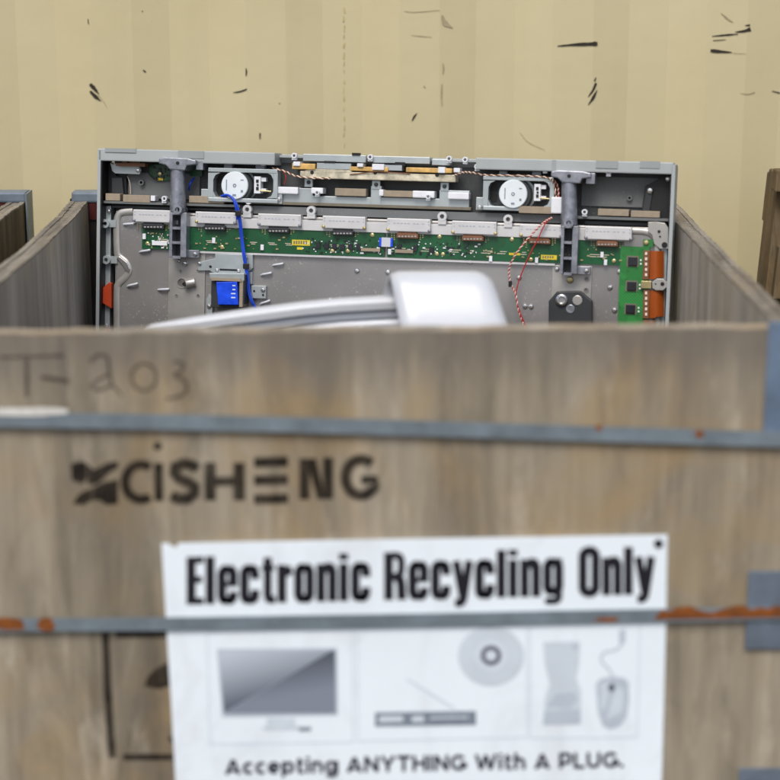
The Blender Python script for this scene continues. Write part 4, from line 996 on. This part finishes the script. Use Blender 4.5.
# mounting plates under the posts
b = MB(); b.box(T(168.4, 300, DC).x, T(205, 300, DC).x, -DC-.003, -DC-.0002, .012, T(186, 249.5, DC).z, .0006); b.build('mount_plate', M['alum'], tv)
b = MB(); b.box(T(551.5, 300, DC).x, T(591, 300, DC).x, -DC-.003, -DC-.0002, .012, T(570, 265.5, DC).z, .0006); b.build('mount_plate', M['alum'], tv)
b = MB(); ring(b, 181.6, 283, 5.4, 4.4, DC+.003, DC+.0045); q0, q1 = T(184, 283.6, DC+.003), T(189, 282, DC+.02); b.tube([T(195, 282, DC+.006), T(190, 283, DC+.008), T(185, 284, DC+.013)], 4.6*PXM, 18); bs = b.build('threaded_boss', M['alum'], tv)
b = MB(); lathe_tv(b, 184.3, 284.2, [(2.2, DC+.012), (2.2, DC+.0165)], DC+.0165, 14); b.build('boss_hole', M['black'], bs)
for q in ((176.4, 295.6), (198, 295.6), (198, 270.6), (180.5, 271)):
    b = MB(); ring(b, *q, 1.7, 1.0, DC+.003, DC+.004, 12); b.build('plate_hole', M['chassis'], tv)
for q in ((586.5, 279), (586, 290)):
    b = MB(); ring(b, *q, 2.6, 1.7, DC+.003, DC+.0045, 14); b.build('plate_hole', M['chassis'], tv)
screw(557, 269, DC+.004, 2.4); screw(583, 270.5, DC+.004, 2.6); screw(570, 280, DC+.006, 3.4, M['brass'])
b = MB(); ppoly(b, [(548.6, 301), (557, 291.4), (580, 291), (592, 301), (592.4, 420), (548, 420)], DC+.003, .0, .002); bb = b.build('wall_mount_pad', M['charcoal'], tv)
b = MB(); lathe_tv(b, 561.4, 300, [(5.8, -.001), (5.6, .005), (4, .007), (2.6, .003)], .005, 24); b.build('pad_bush', M['screwm'], bb)
b = MB(); lathe_tv(b, 577.4, 300.4, [(4.9, -.001), (4.8, .001), (4.3, .0014)], 0, 24); b.build('pad_bush', M['alum'], bb)
b = MB(); lathe_tv(b, 570.4, 309, [(4.3, -.001), (4.2, .001), (3.8, .0014)], 0, 24); b.build('pad_bush', M['diecast'], bb)
# transformer in its bracket
b = MB(); ppoly(b, [(198, 262.5), (215, 258.4), (215, 254), (252.6, 254.4), (252.6, 268), (246, 274), (212, 272.4), (210, 270.6), (198, 270.6)], DC, -.012, .0006)
rect(b, 245, 272, 252, 284, DC, -.012); br = b.build('coil_bracket', M['zinc'], tv)
b = MB(); rect(b, 219.5, 269, 239.6, 270.8, -.012, -.0112); disc(b, 210.4, 266.6, 1.4, -.012, -.0112, 10); b.build('bracket_slot', M['black'], br)
b = MB(); ppoly(b, [(209, 273), (244, 273.6), (244, 281), (210, 279.4)], -.014, .016, .001); b.build('coil_clamp', M['zinc'], br)
b = MB(); ppoly(b, [(210, 277.4), (240, 278.6), (241.6, 281.6), (212, 280.4)], -.004, .021); rect(b, 239.4, 281, 242.6, 307, -.014, .019); b.build('coil_paper', M['foam'], br)
b = MB(); rect(b, 211, 281.4, 239.4, 308, -.014, .012, .001); rect(b, 242.6, 275, 244.6, 304, -.014, .012); b.build('coil_core', M['charcoal'], br)
b = MB(); ppoly(b, [(216, 282), (237, 281.6), (238.2, 305), (218, 304.6)], .0, .0205, .0012); cw_ = b.build('coil_winding', M['blue'], br)
b = MB()
r2 = random.Random(2)
for k in range(4): rect(b, 232+r2.uniform(-1, .5), 285+k*4, 235.4, 286.2+k*4, .0204, .021)
b.build('winding_print', M['pr1'], cw_)
b = MB(); rect(b, 251, 285.8, 265.8, 298.4, DC, -.012, .0006); ob = b.build('coil_foot', M['zinc'], br)
b = MB(); disc(b, 263, 295, 1.1, -.0122, -.0112, 10); disc(b, 254, 291, 1.1, -.0122, -.0112, 10); b.build_each('bracket_hole', M['black'], ob)
screw(263, 289.6, -.011, 2.4, None, ob); screw(217, 270, -.011, 1.8, None, br); screw(238.6, 270.6, -.011, 1.8, None, br); screw(246, 257, -.011, 2, None, br); screw(199.5, 263.4, -.011, 2, None, br)
b = MB(); ppoly(b, [(206.4, 299), (209, 294), (212.6, 298), (212, 316), (206, 315)], DC, -.006, .0006); ob = b.build('coil_foot', M['zinc'], br); screw(209, 306, -.005, 2.4, None, ob)
# cable clips scattered on the plate
for (x, y, a) in ((129, 224, 6), (145, 251, 12), (132.5, 285, 18), (163.5, 289.5, 4), (278, 264.6, 12), (266.4, 274, 14), (265, 302.6, 24)):
    c, s = math.cos(R(a)), math.sin(R(a)); b = MB()
    b.tube(smooth_path([T(x-5.2*c, y+5.2*s, DC+.001), T(x-3, y+1.5*s, DC+.005), T(x+2*c, y-2*s, DC+.006), T(x+5.6*c, y-5.6*s, DC+.005)], 4), [.0022]*12+[.0014], 8); b.build('cable_clip', M['white'], tv)
for (x, y) in ((357, 270.6), (388, 272), (519, 277.5), (525, 306), (531, 306.4), (610, 287.5), (614.6, 310), (619.4, 271.5), (330, 300), (470, 262)): screw(x, y, DC+.001, 2.6)
# blue lead from the speaker down to the transformer
bl = [(222, 196.6, .004), (227, 195.2, .008), (232.5, 199, .012), (236.6, 208, .012), (239, 220, .006), (241, 238, .0), (243.4, 256, .0), (246, 272, -.004), (248, 290, -.006), (251, 301, -.006), (256, 312, -.01), (262, 340, -.014)]
wire(bl, .0019, M['bluewire'], 'blue_lead', tv); wire([(x+1.6, y+.4, d+.001) for x, y, d in bl], .0019, M['bluewire'], 'blue_lead', tv); wire([(x-.9+1.2*math.sin(i), y-.4, d+.0018) for i, (x, y, d) in enumerate(bl[:5])], .0019, M['bluewire'], 'blue_lead', tv)
for (x, y, d) in ((237.6, 213, .011), (245.4, 266, -.002)):
    b = MB(); rect(b, x-2.6, y-2.4, x+3, y+3, d-.003, d+.0035, .001); b.build('wire_sleeve', M['black'], tv)
# twisted speaker lead hanging loose
pair([(552, 217.6, .0), (545, 221.5, .006), (537, 229, .01), (526, 241, .012), (514.6, 256, .012), (509, 270, .008), (510.6, 283, .006), (515.4, 294, .006), (519, 312, .004), (525, 328, 0), (533, 350, 0)], 34, M['whitewire'], M['redwire'], .0009, .0009)
wire([(552, 217.6, .0), (545, 224, .006), (537.5, 240, .008), (531, 252, .006), (523, 270, .004), (518, 284, .004), (516, 297, .005), (520.6, 314, .004), (527.6, 330, 0), (536, 350, 0)], .0011, M['redwire'], 'red_lead', tv)
b = MB(); rect(b, 508.4, 281, 511.6, 287, .003, .011, .001); b.build('wire_sleeve', M['black'], tv)

# ------------------------------------------------------------------ white plastic monitor lying in the crate
MY = 2.76
mo = on_y(330, 400, MY+.12); mon = empty('flat_monitor', Vector((mo.x, MY+.1, .66)), 'white plastic monitor lying tilted in the crate, its curved white foot standing up', 'monitor')
MOo = Vector((mo.x, MY+.1, .66))
topc = [(143, 328.5), (150, 325.4), (190, 318.4), (242, 310.5), (300, 303), (340, 299.2), (382, 296.8), (430, 295), (470, 296), (496, 300)]
def edge_strip(a, b_, y0, dep, m, name, round_):
    """a, b_: pixel offsets below the top curve; a slab reaching back and down, its upper edge rounded"""
    tp = [on_y(x, y+a, y0) for x, y in topc]; bt = [on_y(x, y+b_*(.25+.75*min(1, max(0, (x-143)/60))), y0) for x, y in topc]
    steps = [(1, 0), (.62, .0012), (.3, .005), (.08, .012), (0, .02)] if round_ else [(0, 0)]
    b = MB(); rows_ = [bt]
    for q, d in steps:
        rows_.append([p+(r_-p)*(.55*q)+Vector((0, d, -d*.12)) for p, r_ in zip(tp, bt)])
    rows_.append([p+Vector((.03, dep, -.095)) for p in tp]); rows_.append([p+Vector((.03, dep, -.095)) for p in bt])
    V = [[b.bm.verts.new(p) for p in r_] for r_ in rows_]; n_ = len(topc)
    for i in range(len(V)):
        A_, B_ = V[i], V[(i+1) % len(V)]
        for k_ in range(n_-1): b.bm.faces.new((A_[k_], A_[k_+1], B_[k_+1], B_[k_])).smooth = round_ and 1 <= i <= 5
    for k_ in (0, n_-1): b.bm.faces.new([r_[k_] for r_ in V])
    return b.build(name, m, mon, MOo)
edge_strip(-.4, 12.6, MY, .33, M['white'], 'rear_shell', True)
edge_strip(12.8, 21, MY+.004, .32, M['greyseam'], 'seam_band', False)
edge_strip(21.2, 34, MY, .33, M['silver'], 'front_bezel', True)
b = MB(); b.lathe([(.006, 0), (.006, .004), (.003, .006)], lambda u, v, h_: on_y(363, 327.5, MY)+Vector((u, -h_, v)), 14); b.build('bezel_glint', M['white'], mon, MOo)  # small white stud that imitates a glint on the bezel
# the foot: one bent sheet, front leaf falling towards the viewer, rear leaf back to the shell
prof = [(0, 352, -.10), (.0, 333, -.075), (0, 318, -.055), (0, 300, -.036), (0, 285, -.022), (0, 276.5, -.01), (0, 272, .004), (0, 271, .018), (0, 273.5, .032), (0, 281, .042), (0, 292, .05), (0, 305, .058)]
lft = [412, 403.5, 399.5, 395.5, 392.4, 391, 390.2, 389.6, 388.6, 386, 383.4, 380]; rgt = [521, 511.6, 506, 500, 494.5, 490.6, 487, 484.4, 482, 481, 481, 481]
def sheet(off):
    rows_ = []
    for (q, y, dy), xl, xr in zip(prof, lft, rgt):
        a = on_y(xl, y, MY+dy-.03); c = on_y(xr, y, MY+dy-.03); rows_.append((a, c))
    rows_ = list(zip(smooth_path([r_[0] for r_ in rows_], 4), smooth_path([r_[1] for r_ in rows_], 4)))
    return rows_
rw = sheet(0); th = .006; b = MB(); pts = []
cen = [(a+c)/2 for a, c in rw]; NX = 10
grid = []
for i, (a, c) in enumerate(rw):
    t = (cen[min(i+1, len(cen)-1)]-cen[max(i-1, 0)]).normalized(); nn = Vector((1, 0, 0)).cross(t); nn = nn if nn.z > 0 or nn.y < 0 else -nn
    nn.normalize(); ro = []; ri = []
    for k in range(NX+1):
        u = k/NX; e = .004*(max(0, abs(u-.5)*2-.75)/.25)**2      # soft rolled edges
        p = a+(c-a)*u-nn*e; ro.append(p); ri.append(p-nn*th)
    grid.append((ro, ri))
bm = b.bm
VO = [[bm.verts.new(p) for p in g_[0]] for g_ in grid]; VI = [[bm.verts.new(p) for p in g_[1]] for g_ in grid]
for i in range(len(grid)-1):
    for k in range(NX):
        for V in (VO, VI): f = bm.faces.new((V[i][k], V[i+1][k], V[i+1][k+1], V[i][k+1])); f.smooth = True
    for k in (0, NX): bm.faces.new((VO[i][k], VO[i+1][k], VI[i+1][k], VI[i][k]))
for i in (0, len(grid)-1):
    for k in range(NX): bm.faces.new((VO[i][k], VO[i][k+1], VI[i][k+1], VI[i][k]))
b.build('curved_foot', M['white'], mon, MOo)
# what carries it, down on the crate floor (out of sight): a cardboard box
cbx = empty('cardboard_box', Vector((-.05, 2.86, .15)), 'brown cardboard box on the crate floor underneath the white monitor', 'box')
MB().box(-.38, .28, 2.79, 3.05, .15, .585, .004).build('carton', M['cardboard'], cbx, Vector((-.05, 2.86, .15)))
MB().box(-.38, .28, 2.9, 2.94, .5852, .5862).build('packing_tape', M['foam'], cbx, Vector((-.05, 2.86, .15)))

# what carries the television: a timber sleeper on the crate floor
zb = ORG.z
print('tv base', ORG)
# ------------------------------------------------------------------ old pallet standing on the right
PY = 3.42
pal = empty('wooden_pallet', on_y(800, 170, PY)*1, 'old brown timber pallet standing upright at the right edge in front of the container', 'pallet')
tl = on_y(773.5, 168, PY); pal.location = Vector((tl.x-.06, PY, 0)); PO = Vector(pal.location)
Ht = tl.z
def slant(p):   # leans: lower end runs to the left and towards the camera
    k = (Ht-p.z); return Vector((p.x-.1*k, p.y-.16*k, p.z))
def pbox(x0, x1, y0, y1, z0, z1, m, name, par=pal, bev=.003):
    b = MB(); b.box(x0, x1, y0, y1, z0, z1, bev)
    for v in b.bm.verts: v.co = slant(v.co)
    return b.build(name, m, par, PO)
xL = tl.x
for i in range(3):
    x0 = xL+.011+i*.4; pbox(x0, x0+.045, PY, PY+.09, .0, Ht-.012, M['wood_brown'], 'stringer')
z = Ht
k = 0
while z > .1:
    hgt = .038 if k == 0 else .095
    pbox(xL-(.001 if k == 0 else -.022), xL+.9, PY-.022-(.016 if k == 0 else 0), PY-.0005, z-hgt, z, M['wood_brown'], 'deck_board'); z -= hgt+.04+(.06 if k == 0 else 0); k += 1
z = Ht-.02
while z > .1: pbox(xL+.012, xL+.9, PY+.0905, PY+.11, z-.09, z, M['wood_brown'], 'deck_board'); z -= .3
b = MB(); b.lathe([(.0045, 0), (.0045, .002)], lambda u, v, h_: slant(Vector((xL+.012+u, PY-.0385-h_, Ht-.016+v))), 10); b.build('nail_hole', M['black'], pal, PO)

# ------------------------------------------------------------------ light, sky, camera
EL, AZ = R(56), R(-15)           # sun behind the camera, a little to the left, under a thin cloud sheet
sdir = Vector((math.sin(AZ)*math.cos(EL), -math.cos(AZ)*math.cos(EL), math.sin(EL)))
sun = bpy.data.lights.new('sun', 'SUN'); sun.energy = 2.1; sun.angle = R(26); sun.color = (1, .985, .93)
so_ = bpy.data.objects.new('sun', sun); col.objects.link(so_); so_.rotation_euler = sdir.to_track_quat('Z', 'Y').to_euler()
w = bpy.data.worlds.new('World'); sc.world = w; w.use_nodes = True
N, L = w.node_tree.nodes, w.node_tree.links
sky = N.new('ShaderNodeTexSky'); sky.sky_type = 'NISHITA'; sky.sun_disc = False; sky.sun_elevation = EL
sky.sun_rotation = math.atan2(sdir.x, sdir.y); sky.air_density = 1.0; sky.dust_density = 4.0; sky.ozone_density = 1.0
bg = N['Background']; L.new(sky.outputs['Color'], bg.inputs['Color']); bg.inputs['Strength'].default_value = .132

cam = bpy.data.cameras.new('camera'); co = bpy.data.objects.new('camera', cam); col.objects.link(co)
co.location = CAM; co.rotation_euler = (math.pi/2-PITCH, 0, 0)
cam.sensor_width = 36; cam.lens = 36*FPX/780; cam.clip_end = 300; cam.clip_start = .05
cam.dof.use_dof = True; cam.dof.focus_distance = 3.38; cam.dof.aperture_fstop = 2.25
sc.camera = co
vs_ = sc.view_settings; vs_.view_transform = 'Standard'; vs_.look = 'None'; vs_.exposure = .13; vs_.gamma = 1; vs_.use_curve_mapping = False
